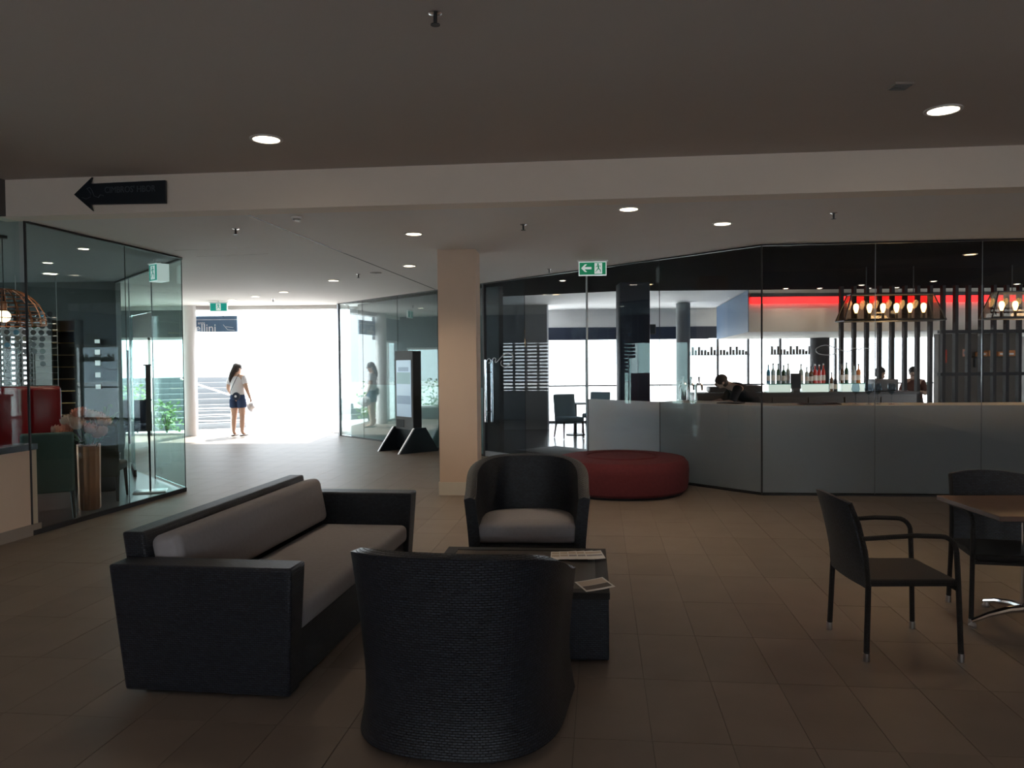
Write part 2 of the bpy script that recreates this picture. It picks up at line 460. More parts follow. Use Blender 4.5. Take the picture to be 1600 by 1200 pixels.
# square column
colm = thing('column_square', 'beige square column standing in the middle of the lobby', 'column', (-.68, 9.86, 0), R(-4))
del colm['category']; colm['kind'] = 'structure'
MB().box(-.24, .24, 0, .46, .165, ZL).build('shaft', 'warm_wall', colm, False)
MB().box(-.252, .252, -.012, .472, 0, .165).build('skirting', 'cream', colm, False)

# ------------------------------------------------------------------ glass walls
def pane(parent, a, b, z0, z1, m=GLASS, name='glass_pane', t=.012):
    g = MB(); wall_seg(g, a, b, z0, z1, t); return g.build(name, m, parent, False)
def post(parent, p, z0, z1, w=.014, m='dark_metal', name='silicone_joint', ang=0):
    g = MB(); M = Matrix.Translation((p[0], p[1], 0)) @ Matrix.Rotation(ang, 4, 'Z')
    g.box(-w / 2, w / 2, -w / 2, w / 2, z0, z1, M); return g.build(name, m, parent, False)
def shrink(a, b, e=.004):
    a = Vector(a); b = Vector(b); d = (b - a).normalized() * e; return tuple(a + d), tuple(b - d)

gl = thing('wall_restaurant_glass', None, None); gl['kind'] = 'structure'; gl['label'] = 'frameless glass front of the restaurant'
near = slit(PBACK, P0, -5.12)
pane(gl, *shrink((near[0] - .06, near[1]), (P0[0] - .06, P0[1])), .90, ZL, GLASSR)
mid = lerp2(P0, P1, .565)
for a, b in ((P0, mid), (mid, P1)): pane(gl, *shrink(a, b), .05, ZL, GLASSR)
post(gl, P0, .0, ZL, .018)
post(gl, mid, .05, ZL, .006, 'charcoal'); post(gl, P1, .05, ZL, .008, 'charcoal')
tk = MB(); wall_seg(tk, P0, P1, 0, .05, .03); tk.build('floor_channel', 'dark_metal', gl, False)
tk = MB(); wall_seg(tk, P0, P1, ZL - .02, ZL, .03); tk.build('head_channel', 'dark_metal', gl, False)
tk = MB(); wall_seg(tk, P1, P2, ZL - .03, ZL, .03); tk.build('head_channel', 'dark_metal', gl, False)
q1, q2 = lerp2(P1, P2, .40), lerp2(P1, P2, .76)
pane(gl, *shrink(P1, q1), .05, ZL, GLASSR); pane(gl, *shrink(q2, P2), .05, ZL, GLASSR)
post(gl, q1, 0, ZL, .012, 'alu'); post(gl, q2, 0, ZL, .012, 'alu')
pane(gl, *shrink(q1, q2), 2.45, ZL, GLASSR)
# open glass door leaf of the restaurant
dl = thing('door_1', None, None, (q2[0], q2[1], 0), R(-62)); dl['kind'] = 'structure'; dl['label'] = 'open glass door leaf of the restaurant with dark bottom rail'
MB().box(.01, .95, -.006, .006, .11, 2.42).build('glass_pane', GLASS, dl, False)
MB().box(.0, .95, -.02, .02, .01, .11).build('bottom_rail', 'dark_wood', dl, False)
MB().tube([(.86, -.06, .5), (.86, -.06, 1.9)], .016).build('pull_handle', 'metal', dl)

# bar glass wall
gw = thing('wall_bar_glass', None, None); gw['kind'] = 'structure'; gw['label'] = 'angled frameless glass front of the bar'
def onG(px_x): return slit(GA, GB, px_x)
JX = [-4.02, -3.30, -2.36, -1.42, -.50, .22, 1.15, 2.05, 3.07]
for i in range(len(JX) - 1):
    a, b = onG(JX[i]), onG(JX[i + 1])
    if i == 4: continue
    pane(gw, *shrink(a, b), .02, ZL, GLASSK if i < 4 else GLASSN)
for x in JX[1:-1]: post(gw, onG(x), .02, ZL, .008, 'charcoal')
post(gw, onG(1.15), .02, ZL, .022, 'alu', 'glazing_post', R(-50))
post(gw, GA, 0, ZL, .06, 'alu', 'end_post', R(-50)); post(gw, GB, 0, ZL, .020, 'charcoal', 'silicone_joint', R(-25))
RJ = [GB, slit(GB, GC, 4.40), slit(GB, GC, 5.62), slit(GB, GC, 7.2), GC]
for i in range(4):
    pane(gw, *shrink(RJ[i], RJ[i + 1]), .02, ZL, GLASSN)
    if i: post(gw, RJ[i], .02, ZL, .007, 'alu')
for a, b in ((GA, onG(-.5)), (onG(.22), GB), (GB, GC)):
    tk = MB(); wall_seg(tk, a, b, 0, .02, .03); tk.build('floor_channel', 'dark_metal', gw, False)
hd = MB(); wall_seg(hd, GA, GB, ZL - .02, ZL, .03); hd.build('head_channel', 'dark_metal', gw, False)
hd = MB(); wall_seg(hd, GB, GC, ZL - .02, ZL, .03); hd.build('head_channel', 'dark_metal', gw, False)
def off(a, b, e):
    a = Vector(a); b = Vector(b); d = (b - a).normalized(); n = Vector((-d.y, d.x)); return tuple(a + n * e), tuple(b + n * e)
for i in range(len(JX) - 1):
    if i in (4, 5): continue
    a, b = off(*shrink(onG(JX[i]), onG(JX[i + 1]), .0005), .014)
    pane(gw, a, b, .03, 1.22 if i < 4 else 1.10, FROSTL if i < 4 else (FROSTB if i == 6 else FROST), 'frosted_film', .004)
for i in range(4):
    a, b = off(*shrink(RJ[i], RJ[i + 1], .0005), .014)
    pane(gw, a, b, .03, 1.10, FROST, 'frosted_film', .004)
# glass door of the bar with long pull handle
da, db = onG(-.50), onG(.22)
dang = math.atan2(db[1] - da[1], db[0] - da[0]); dlen = math.hypot(db[0] - da[0], db[1] - da[1])
dr = thing('door_2', None, None, (da[0], da[1], 0), dang); dr['kind'] = 'structure'; dr['label'] = 'frameless glass bar door with long steel pull handle'
MB().box(.006, dlen - .006, -.006, .006, .10, ZL - .03).build('glass_pane', GLASSD, dr, False)
MB().box(.0, dlen, -.025, .025, .008, .10).build('bottom_rail', 'metal', dr, False)
MB().box(.0, .05, -.03, .03, .0, ZL - .02).build('edge_post', 'dark_metal', dr, False)
for s in (-1, 1):
    h = MB().tube([(.14, s * .07, .62), (.14, s * .07, 1.72)], .017); hh = h.build('pull_handle', 'chrome', dr)
    MB().tube([(.14, s * .006, .80), (.14, s * .07, .80)], .010).tube([(.14, s * .006, 1.50), (.14, s * .07, 1.50)], .010).build('handle_standoff', 'dark_metal', hh)

# hand-lettered white flourishes on the glass
def flourish(pts, a, b, x0, name, r=.006):
    o = Vector((*slit(a, b, x0), 0)); d = (Vector((*b, 0)) - Vector((*a, 0))).normalized(); n = Vector((d.y, -d.x, 0))
    P = [o + d * u + n * .012 + Vector((0, 0, z)) for u, z in pts]
    # smooth
    Q = []
    for i in range(len(P) - 1):
        p0, p1, p2, p3 = P[max(i - 1, 0)], P[i], P[i + 1], P[min(i + 2, len(P) - 1)]
        for k in range(5):
            t = k / 5
            Q.append(.5 * ((2 * p1) + (p2 - p0) * t + (2 * p0 - 5 * p1 + 4 * p2 - p3) * t * t + (3 * p1 - p0 - 3 * p2 + p3) * t ** 3))
    Q.append(P[-1])
    return MB().tube(Q, r, 6).build(name, 'white_print', gw)
flourish([(.0, 1.66), (.06, 1.72), (.12, 1.74), (.15, 1.69), (.10, 1.66), (.16, 1.68), (.24, 1.75), (.30, 1.73), (.28, 1.68), (.33, 1.68),
          (.45, 1.76), (.62, 1.83), (.76, 1.80), (.76, 1.70), (.66, 1.62), (.52, 1.60), (.44, 1.64), (.46, 1.70)], GA, GB, -.46, 'script_flourish', .007)
flourish([(.0, 1.74), (-.10, 1.72), (-.22, 1.74), (-.24, 1.80), (-.12, 1.84), (.04, 1.78), (.14, 1.76), (.20, 1.80), (.26, 1.78), (.30, 1.80), (.40, 1.79)],
         GB, GC, 3.95, 'script_flourish', .006)

# ------------------------------------------------------------------ bar room shell
bw = MB()
bw.box(-4.02, .9, 19.6, 19.8, 0, ZL + .1)
struct('wall_bar_partition', bw, 'grey_wall', 'plain grey partition seen through the bar door')
pb = MB(); a, b = off(GA, onG(-.62), .5); wall_seg(pb, a, b, 0, ZL, .1, 1)
struct('wall_added_dark_backing', pb, 'charcoal', 'added dark backing that strengthens reflections in the corridor glass')  # dark slab added so the glass in front reflects more strongly
MB().box(.88, .92, 19.58, 19.84, 0, ZL).build('edge_trim', 'metal', None, False)['kind'] = 'structure'
bpy.context.scene.objects['edge_trim'].name = 'trim_partition_edge'
struct('wall_far_header', MB().box(.9, 13.5, 21.6, 21.8, 2.62, ZL + .1), 'white_paint', 'white wall above the bar windows')
struct('trim_window_header', MB().box(.9, 5.4, 21.56, 21.8, 2.28, 2.62).box(5.4, 13.5, 21.56, 21.8, 2.30, 2.62), 'navy', 'navy blind pelmet over the bar windows')
struct('wall_bar_right', MB().box(13.3, 13.5, 8.5, 22, 0, ZL + .1), 'dark_wall', 'dark side wall of the bar')
struct('wall_kitchen', MB().box(9.75, 11.6, 18.0, 18.2, 0, 2.30), 'kitchen_wall', 'grey kitchen wall behind the slatted screen')
wn = 3
mull = [.95, 2.05, 3.68, 5.66, 6.50, 7.38, 8.9, 10.4, 11.9, 13.3]
for i in range(len(mull) - 1):
    w = thing('window_%d' % wn, None, None); wn += 1
    w['kind'] = 'structure'; w['label'] = 'tall bright window of the bar'
    MB().box(mull[i] + .03, mull[i + 1] - .03, 21.66, 21.672, .06, 2.28).build('glass_pane', GLASSC, w, False)
    MB().box(mull[i] - .025, mull[i] + .025, 21.62, 21.72, 0, 2.28).box(mull[i], mull[i + 1], 21.63, 21.71, 0, .06).box(mull[i], mull[i + 1], 21.64, 21.70, 1.00, 1.04).build('window_frame', 'charcoal', w, False)
# bulkhead over the back bar, with red strip
bb = MB().hexa([(4.75, 15.8, 2.24), (13.3, 15.8, 2.24), (13.3, 20.7, 2.24), (5.4, 20.7, 2.24)], [(4.75, 15.8, ZL), (13.3, 15.8, ZL), (13.3, 20.7, ZL), (5.4, 20.7, ZL)])
struct('trim_bar_bulkhead', bb, 'cream', 'deep cream bulkhead hanging over the back bar')
sd = MB().add([(4.735, 15.78, 2.24), (5.385, 20.7, 2.24), (5.385, 20.7, ZL), (4.735, 15.78, ZL), (4.748, 15.78, 2.24), (5.398, 20.7, 2.24), (5.398, 20.7, ZL), (4.748, 15.78, ZL)],
              [(0, 1, 2, 3), (7, 6, 5, 4), (0, 4, 5, 1), (3, 2, 6, 7), (0, 3, 7, 4), (1, 5, 6, 2)])
struct('trim_bar_bulkhead_side', sd, 'sign_blue', 'end face of the bar bulkhead with its blue light painted on')  # thin blue sheet colouring in the bluish light on the cream end face
led = thing('led_strip', 'glowing red light strip along the top of the bar bulkhead', 'light strip', (4.78, 15.72, 2.80))
MB().box(0, 8.4, .0, .06, .0, .13).build('diffuser', 'led_red', led, False)
MB().box(0, 8.4, -.02, .08, .13, .20).build('housing', 'charcoal', led, False)
# dark column, round columns
cd = MB().rbox(-.27, .27, -.27, .27, 0, ZL, .03, 2); o = cd.build('column_navy', 'navy'); o.location = (2.2, 14.3, 0); o['kind'] = 'structure'; o['label'] = 'wide dark navy column inside the bar'
for x, y, r, nm, m in ((4.18, 19.2, .17, 'column_round', 'alu'), (7.9, 20.2, .24, 'column_round', 'charcoal')):
    o = MB().lathe([(r, 0), (r, ZL)], 28).build(nm, m if m != 'alu' else 'grey_wall'); o.location = (x, y, 0); o['kind'] = 'structure'
    o['label'] = 'grey round column in front of the bar windows' if m == 'alu' else 'dark round column behind the bottle shelf'

# slatted screen
sc = thing('slatted_screen', 'floor to ceiling screen of dark upright posts behind the bar', 'screen', (0, 0, 0))
for i in range(22):
    x = 6.36 + i * .245
    MB().box(x - .03, x + .03, 15.16, 15.26, .01, ZL).build('upright_post', 'post_black', sc, False)
MB().box(8.25, 11.4, 15.15, 15.27, 2.16, 2.22).build('cross_rail', 'post_black', sc, False)
MB().box(8.25, 11.4, 15.15, 15.27, 1.34, 1.40).build('cross_rail', 'post_black', sc, False)

# ------------------------------------------------------------------ wicker sofa
sofa = thing('wicker_sofa', 'long dark blue wicker sofa with grey cushions', 'sofa', (-1.965, 3.93, 0), R(-7.6))
def taper_arm(y0, y1, out):
    m = MB(); e = .045 * out
    b0, b1 = (y0, y1) if out < 0 else (y0, y1)
    if out < 0: bot = [(.0, y0, .022), (.87, y0, .022), (.87, y1, .022), (.0, y1, .022)]; top = [(-.045, y0 - .05, .67), (.91, y0 - .05, .67), (.91, y1, .67), (-.045, y1, .67)]
    else: bot = [(.0, y0, .022), (.87, y0, .022), (.87, y1, .022), (.0, y1, .022)]; top = [(-.045, y0, .67), (.91, y0, .67), (.91, y1 + .05, .67), (-.045, y1 + .05, .67)]
    return m.hexa(bot, top)
def bev(o, w=.012, seg=2):
    b = o.modifiers.new('bevel', 'BEVEL'); b.width = w; b.segments = seg; b.limit_method = 'ANGLE'; return o
bev(taper_arm(0, .13, -1).build('arm', WICK, sofa), .014)
bev(taper_arm(2.17, 2.30, 1).build('arm', WICK, sofa), .014)
bev(MB().hexa([(.02, .13, .022), (.14, .13, .022), (.14, 2.17, .022), (.02, 2.17, .022)], [(-.07, .10, .80), (.05, .10, .80), (.05, 2.20, .80), (-.07, 2.20, .80)]).build('backrest', WICK, sofa), .014)
bev(MB().box(.13, .85, .13, 2.17, .022, .30).build('base', WICK, sofa), .01)
for x in (.08, .80):
    for y in (.10, 2.2): MB().lathe([(.022, 0), (.022, .022)], 12, (x, y, 0)).build('foot', 'dark_metal', sofa)
MB().rbox(.20, .885, .135, 2.165, .30, .435, .045, 4).build('seat_cushion', 'cushion', sofa)
Mb = Matrix.Translation((.065, 0, .40)) @ Matrix.Rotation(R(-11), 4, 'Y')
MB().rbox(.0, .17, .14, 2.14, .03, .36, .05, 4, Mb @ Matrix.Translation((.05, 0, 0))).build('back_cushion', 'cushion', sofa)

# ------------------------------------------------------------------ tub armchairs
def tub_chair(label):
    t = thing('wicker_armchair', label, 'armchair')
    W, YF, YR, T = .435, .36, -.45, .085
    plan = []
    for i in range(7): plan.append((-W, YF - (YF - .02) * i / 7))
    for i in range(33):
        a = PI + PI * i / 32
        ca, sa = math.cos(a), math.sin(a)
        plan.append((W * math.copysign(abs(ca) ** .72, ca), .02 - (.02 - YR) * abs(sa) ** .8))
    for i in range(7): plan.append((W, .02 + (YF - .02) * (i + 1) / 7))
    n = len(plan)
    nor = []
    for i in range(n):
        a = Vector(plan[max(i - 1, 0)]); b = Vector(plan[min(i + 1, n - 1)]); d = (b - a).normalized(); nor.append(Vector((d.y, -d.x)))
    def htop(i):
        y = plan[i][1]; k = min(1, max(0, (y - YR) / (YF - YR))); k = .45 * k + .55 * k * k * (3 - 2 * k)
        return .875 - .235 * k
    def flare(z): return .035 * max(0, 1 - z / .22) ** 1.5 + .065 * max(0, (z - .28) / .6) ** 1.3
    K = 12; z0 = .04; vs = []; uvs = []; arc = 0; m = MB(); L = []
    for i in range(n):
        if i: arc += math.dist(plan[i], plan[i - 1])
        ring = []; h = htop(i); p = Vector(plan[i]); nn = nor[i]
        for k in range(K + 1):
            z = z0 + (h - z0) * k / K; q = p + nn * flare(z)
            ring.append(((q.x, q.y, z), (arc, z)))
        q = p + nn * (flare(h) - T / 2); ring.append(((q.x, q.y, h + .014), (arc, h + .03)))
        for k in range(K + 1):
            z = h - (h - .22) * k / K; q = p + nn * (flare(z) - T)
            ring.append(((q.x, q.y, z), (arc, z)))
        L.append(ring)
    rk = len(L[0])
    base = 0
    for ring in L: m.v += [r[0] for r in ring]
    for i in range(n - 1):
        for k in range(rk - 1):
            m.f.append((i * rk + k, (i + 1) * rk + k, (i + 1) * rk + k + 1, i * rk + k + 1)); m.mi.append(0)
            m.uv[len(m.f) - 1] = [L[i][k][1], L[i + 1][k][1], L[i + 1][k + 1][1], L[i][k + 1][1]]
    # arm front caps
    for i, rev in ((0, False), (n - 1, True)):
        f = [i * rk + k for k in range(rk)]; f = f if not rev else f[::-1]
        m.f.append(tuple(f)); m.mi.append(0)
    # underside
    m.f.append(tuple(i * rk for i in range(n))); m.mi.append(0)
    m.build('shell', WICK, t, ang=60)
    bev(MB().box(-W + .03, W - .03, YF - .10, YF - .01, .05, .30).build('front_panel', WICK, t), .02, 3)
    inner = [(x * .86, .02 + (y - .02) * .86 if y < .02 else min(y, YF - .01) * .97) for x, y in plan]
    b2 = MB().prism(inner, .27, .30); b2.build('seat_deck', WICK, t)
    cs = MB(); prof = [(.93, .30), (.985, .32), (1., .36), (.985, .42), (.93, .445), (.5, .455)]
    nn_ = len(inner); ct = Vector((0, -.03))
    vv = []; ff = []
    for s, z in prof:
        for p in inner: q = ct + (Vector(p) - ct) * s; vv.append((q.x, q.y, z))
    for r_ in range(len(prof) - 1):
        for j in range(nn_): ff.append((r_ * nn_ + j, r_ * nn_ + (j + 1) % nn_, (r_ + 1) * nn_ + (j + 1) % nn_, (r_ + 1) * nn_ + j))
    ff.append(tuple(range((len(prof) - 1) * nn_, len(prof) * nn_)))
    cs.add(vv, ff).build('seat_cushion', 'cushion', t, ang=60)
    for x, y in ((.21, -.36), (-.21, -.30), (.30, .26), (-.30, .26)):
        MB().lathe([(.018, 0), (.024, .012), (.020, .055)], 12, (x, y, 0)).build('foot', 'dark_metal', t)
    return t
tub = tub_chair('dark wicker tub armchair seen from behind in front of the coffee table')
place(tub, (-.225, 3.62, 0), R(-12))
tub2 = place(copy_tree(tub), (.115, 6.18, 0), R(178), 'dark wicker tub armchair facing the viewer beyond the coffee table')

# ------------------------------------------------------------------ coffee table and papers
ct = thing('coffee_table', 'square dark wicker coffee table with brown top between the armchairs', 'coffee table', (.04, 4.82, 0), R(-5.5))
bev(MB().box(-.53, .53, -.51, .51, .02, .385).build('body', WICK, ct), .01)
bev(MB().box(-.46, .46, -.44, .44, .385, .392).build('inset_top', 'coffee_top', ct), .003)
rim = MB()
for a in ((-.535, .535, -.515, -.44), (-.535, .535, .44, .515), (-.535, -.46, -.44, .44), (.46, .535, -.44, .44)): rim.box(*a, .36, .395)
rim.build('rim', WICKB, ct)
def leaflet(label, x, y, z, w, h, rz, ms, group=None, curl=.006, tilt=0):
    t = thing('leaflet', label, 'leaflet', (x, y, z), rz, group)
    m = MB(); N = 8; vs = []; fs = []
    for i in range(N + 1):
        u = -w / 2 + w * i / N; c = curl * (i / N) ** 2 + tilt * (i / N)
        for j in (-1, 1): vs += [(u, j * h / 2, c), (u, j * h / 2, c + .0012)]
    for i in range(N):
        a = i * 4; b = a + 4
        fs += [(a + 1, b + 1, b + 3, a + 3), (a, a + 2, b + 2, b), (a, b, b + 1, a + 1), (a + 2, a + 3, b + 3, b + 2)]
    fs += [(0, 1, 3, 2), (N * 4, N * 4 + 2, N * 4 + 3, N * 4 + 1)]
    m.add(vs, fs).build('sheet', 'paper', t)
    mm = MB()
    for k, (u0, u1, v0, v1, mt) in enumerate(ms):
        q = MB(); N2 = 4; vv = []
        for i in range(N2 + 1):
            u = u0 + (u1 - u0) * i / N2; f = u; c = curl * f * f + tilt * f + .0016
            for v in (v0, v1): vv.append((-w / 2 + u * w, -h / 2 + v * h, c))
        q.add(vv, [(i * 2, i * 2 + 2, i * 2 + 3, i * 2 + 1) for i in range(N2)]).build('print', mt, t)
    return t
mat('photo_dark', (.10, .07, .06), .5); mat('photo_tan', (.60, .48, .38), .5); mat('photo_grey', (.36, .32, .34), .5)
LT = .3945
for k in range(5):
    leaflet('beige leaflet in the fanned row on the coffee table, %s' % ['leftmost', 'second from left', 'middle one', 'second from right', 'rightmost'][k],
            .30 + .055 * k, 5.10 - .016 * k, LT + .004 * k + (.002 if k else 0), .115, .21, R(-4 + 1.5 * k), [(.06, .94, .35, .55, 'photo_grey' if k > 1 else 'photo_tan'), (.06, .94, .66, .9, 'photo_tan')], 'fanned leaflets on the coffee table', .004)
leaflet('white-bordered picture leaflet lying at the corner of the coffee table', .455, 4.40, LT + .001, .17, .20, R(14),
        [(.06, .94, .50, .94, 'photo_tan'), (.06, .94, .12, .48, 'photo_dark')], None, .010, .006)

# ------------------------------------------------------------------ ottoman
ot = thing('round_ottoman', 'large round dark red fabric ottoman beside the bar glass', 'ottoman', (1.40, 10.12, 0))
pr = [(.0, .03), (.80, .03), (.835, .06), (.85, .14), (.855, .30), (.845, .38), (.80, .435), (.70, .45), (.40, .452), (0, .455)]
MB().lathe(pr, 64).build('body', 'ottoman_fabric', ot)
MB().lathe([(.43, .449), (.44, .462), (.455, .466), (.47, .462), (.48, .449)], 56).build('seat_ring_seam', 'ottoman_fabric', ot)
MB().lathe([(.78, .0), (.79, .03)], 48).build('plinth', 'charcoal', ot)

# ------------------------------------------------------------------ dining chairs and table
def dining_chair(label):
    t = thing('dining_armchair', label, 'chair')
    # local: faces +y, width along x
    w, f, b = .255, .245, -.245
    def arm_pts(s):
        P = [(s * .272, f + .015, .01), (s * .262, f + .002, .44), (s * .258, f - .006, .60)]
        for k in range(1, 7):
            a = PI / 2 * k / 6; P.append((s * .256, f - .006 - .085 * (1 - math.cos(a)), .60 + .085 * math.sin(a)))
        P += [(s * .254, .02, .690), (s * .250, b - .028, .672)]
        return P
    def back_pts(s):
        return [(s * .262, b - .005, .01), (s * .25, b + .01, .42), (s * .245, b - .005, .60), (s * .238, b - .04, .75), (s * .232, b - .085, .865)]
    for s in (-1, 1):
        P = arm_pts(s)
        MB().tube(P[:3], .0145, 12).build('leg', WICKB, t)
        MB().tube(P[2:], .0135, 12).build('armrest', WICKB, t)
        bp = back_pts(s)
        MB().tube(bp[:2], .0155, 12).build('leg', WICKB, t)
        MB().tube(bp[1:], .0140, 12).build('back_post', WICKB, t)
        MB().lathe([(.016, 0), (.017, .005), (.0165, .045)], 12, (s * .272, f + .015, 0)).build('foot_cap', 'metal', t)
        MB().lathe([(.017, 0), (.018, .005), (.0175, .045)], 12, (s * .262, b - .005, 0)).build('foot_cap', 'metal', t)
    bev(MB().box(-.252, .252, b + .0, f + .01, .405, .445).build('seat', WICKB, t), .016, 3)
    m = MB(); nx, nz = 12, 10; vs = []; fs = []
    def bpnt(u, z, o):
        k = max(0, (z - .40) / .47); y = b + .01 - .10 * k ** 1.5 - .045 * (1 - (u) ** 2) * (.4 + .6 * k)
        return ((.252 - .018 * k) * u, y + o, z + (.022 * (1 - u * u) if k > .95 else 0))
    for o in (-.011, .011):
        for i in range(nx + 1):
            for j in range(nz + 1): vs.append(bpnt(-1 + 2 * i / nx, .40 + .47 * j / nz, o))
    S = (nx + 1) * (nz + 1); q = lambda i, j: i * (nz + 1) + j
    for i in range(nx):
        for j in range(nz):
            fs.append((q(i, j), q(i + 1, j), q(i + 1, j + 1), q(i, j + 1)))
            fs.append((S + q(i, j), S + q(i, j + 1), S + q(i + 1, j + 1), S + q(i + 1, j)))
    for i in range(nx):
        fs.append((q(i, nz), q(i + 1, nz), S + q(i + 1, nz), S + q(i, nz))); fs.append((q(i + 1, 0), q(i, 0), S + q(i, 0), S + q(i + 1, 0)))
    for j in range(nz):
        fs.append((q(0, j), q(0, j + 1), S + q(0, j + 1), S + q(0, j))); fs.append((q(nx, j + 1), q(nx, j), S + q(nx, j), S + q(nx, j + 1)))
    m.add(vs, fs).build('backrest', WICK, t)
    MB().tube([(-.238, b + .02, .395), (.238, b + .02, .395)], .012).build('seat_rail', WICKB, t); MB().tube([(-.25, f, .395), (.25, f, .395)], .012).build('seat_rail', WICKB, t)
    return t
ch1 = dining_chair('dark wicker dining chair with arms standing clear, side on to the table')
place(ch1, (2.185, 4.535, 0), R(-91))
ch2 = place(copy_tree(ch1), (3.156, 5.02, 0), R(166), 'dark wicker dining chair tucked under the far side of the table')
tb = thing('dining_table', 'square brown wooden dining table cut off by the picture edge', 'table', (3.19, 4.86, 0), R(-2))
bev(MB().box(-.375, .375, -.365, .365, .715, .745).build('top', 'table_wood', tb), .005)
MB().box(-.33, .33, -.32, .32, .70, .715).build('top_frame', 'dark_metal', tb, False)
MB().lathe([(.035, .08), (.032, .70)], 20).build('pedestal', 'chrome', tb)
for k in range(4):
    a = R(188 + 90 * k); ca, sa = math.cos(a), math.sin(a)
    lg = MB().tube([(0, 0, .10), (.12 * ca, .12 * sa, .095), (.26 * ca, .26 * sa, .07), (.37 * ca, .37 * sa, .035)], .018, 10, radii=[.026, .022, .018, .014]).build('base_leg', 'chrome', tb)
    MB().lathe([(.022, 0), (.024, .012), (.012, .03)], 14, (.36 * ca, .36 * sa, 0)).build('glide', 'metal', lg)

# ------------------------------------------------------------------ information kiosk
kx = thing('information_kiosk', 'tall dark touch-screen kiosk on splayed feet beside the corridor glass', 'kiosk', (-1.97, 14.98, 0), R(-50))
# local: +x runs along the width (near side +x), front faces -y
MB().box(-.30, .30, -.09, .09, .42, 1.90).build('cabinet', 'dark_metal', kx, False)
MB().box(-.305, .305, -.105, -.09, .42, 1.905).build('front_bezel', 'grey_wall', kx, False)
sc_ = MB().box(-.255, .255, -.112, -.105, .66, 1.73).build('screen', 'screen', kx, False)
MB().box(-.18, .18, -.1135, -.112, 1.52, 1.60).build('screen_heading', 'screen_mid', sc_, False)
MB().box(-.235, .235, -.1135, -.112, 1.28, 1.50).build('screen_picture', 'screen_teal', sc_, False)
MB().box(-.235, .235, -.1135, -.112, .90, 1.06).build('screen_picture', 'screen_mid', sc_, False)
MB().box(-.26, .0, -.112, -.105, .46, .60).build('speaker_panel', 'charcoal', kx, False)
for s in (-1, 1):
    M = Matrix(((0, 0, 1, 0), (1, 0, 0, 0), (0, 1, 0, 0), (0, 0, 0, 1)))
    pl = [(-.46, 0), (.42, 0), (.13, .46), (-.12, .46)]
    x = s * .36
    MB().prism_m(pl, x - .02, x + .02, M).build('side_foot', 'sign_navy', kx, False)
    e = MB(); e.hexa([(x - .022, -.475, 0), (x + .022, -.475, 0), (x + .022, -.45, 0), (x - .022, -.45, 0)], [(x - .022, -.135, .46), (x + .022, -.135, .46), (x + .022, -.11, .46), (x - .022, -.11, .46)])
    e.build('lit_edge_strip', 'metal', kx, False)  # bright strip standing in for light on the foot's front edge
MB().box(-.36, .36, -.06, .06, .06, .42).build('plinth_panel', 'sign_navy', kx, False)

# ------------------------------------------------------------------ lights in the ceilings
def downlight(x, y, z, label, r=.085, dim=False, power=None, group='recessed ceiling downlights', warm=(1, .80, .58)):
    t = thing('downlight', label, 'ceiling light', (x, y, z), 0, group)
    MB().lathe([(r * .98, -.0005), (r * 1.22, -.001), (r * 1.22, -.007), (r * .98, -.010), (r * .95, -.002)], 28).build('trim_ring', 'white_paint', t)
    MB().lathe([(0, -.004), (r * .97, -.004), (r * .97, -.0015), (0, -.0015)], 28).build('lens', 'lamp_lens_dim' if dim else 'lamp_lens', t)
    p = DOWN_W if power is None else power
    if p > 0:
        l = bpy.data.lights.new('downlight_beam', 'SPOT'); l.energy = p; l.spot_size = R(125); l.spot_blend = .9; l.color = warm; l.shadow_soft_size = r
        lo = bpy.data.objects.new('downlight_beam', l); col.objects.link(lo); lo.parent = t; lo.location = (0, 0, -.02)
    return t
downlight(-1.90, 6.19, ZU, 'bright recessed downlight in the higher ceiling above the sofa', .105, power=DOWN_W * .9)
downlight(3.07, 5.62, ZU, 'bright recessed downlight in the higher ceiling above the dining table', .105, power=DOWN_W * .55)
for x, y in ((-2.4, 1.0), (2.55, .5), (-2.9, -3.6), (2.0, -4.2)):
    downlight(x, y, ZU, 'recessed downlight in the higher ceiling behind the viewer', .105, power=DOWN_W * .8)
downlight(-1.06, 8.65, ZL, 'recessed downlight in the lower ceiling in front of the square column', power=DOWN_W * 1.35)
downlight(-1.47, 11.44, ZL, 'recessed downlight in the lower ceiling just left of the square column', power=DOWN_W * .8)
downlight(1.10, 7.36, ZL, 'recessed downlight just behind the bulkhead, nearest the higher ceiling')
downlight(2.19, 8.18, ZL, 'recessed downlight behind the bulkhead above the red ottoman side', power=DOWN_W * .8)
downlight(-3.00, 13.33, ZL, 'recessed downlight in the corridor ceiling, nearest of the corridor row', power=DOWN_W * .5)
downlight(-4.42, 15.33, ZL, 'recessed downlight in the corridor ceiling, second of the corridor row', power=0)
downlight(-5.27, 16.26, ZL, 'recessed downlight in the corridor ceiling, third of the corridor row', power=0)
downlight(-6.01, 16.99, ZL, 'recessed downlight in the corridor ceiling beside the green exit sign', power=0)
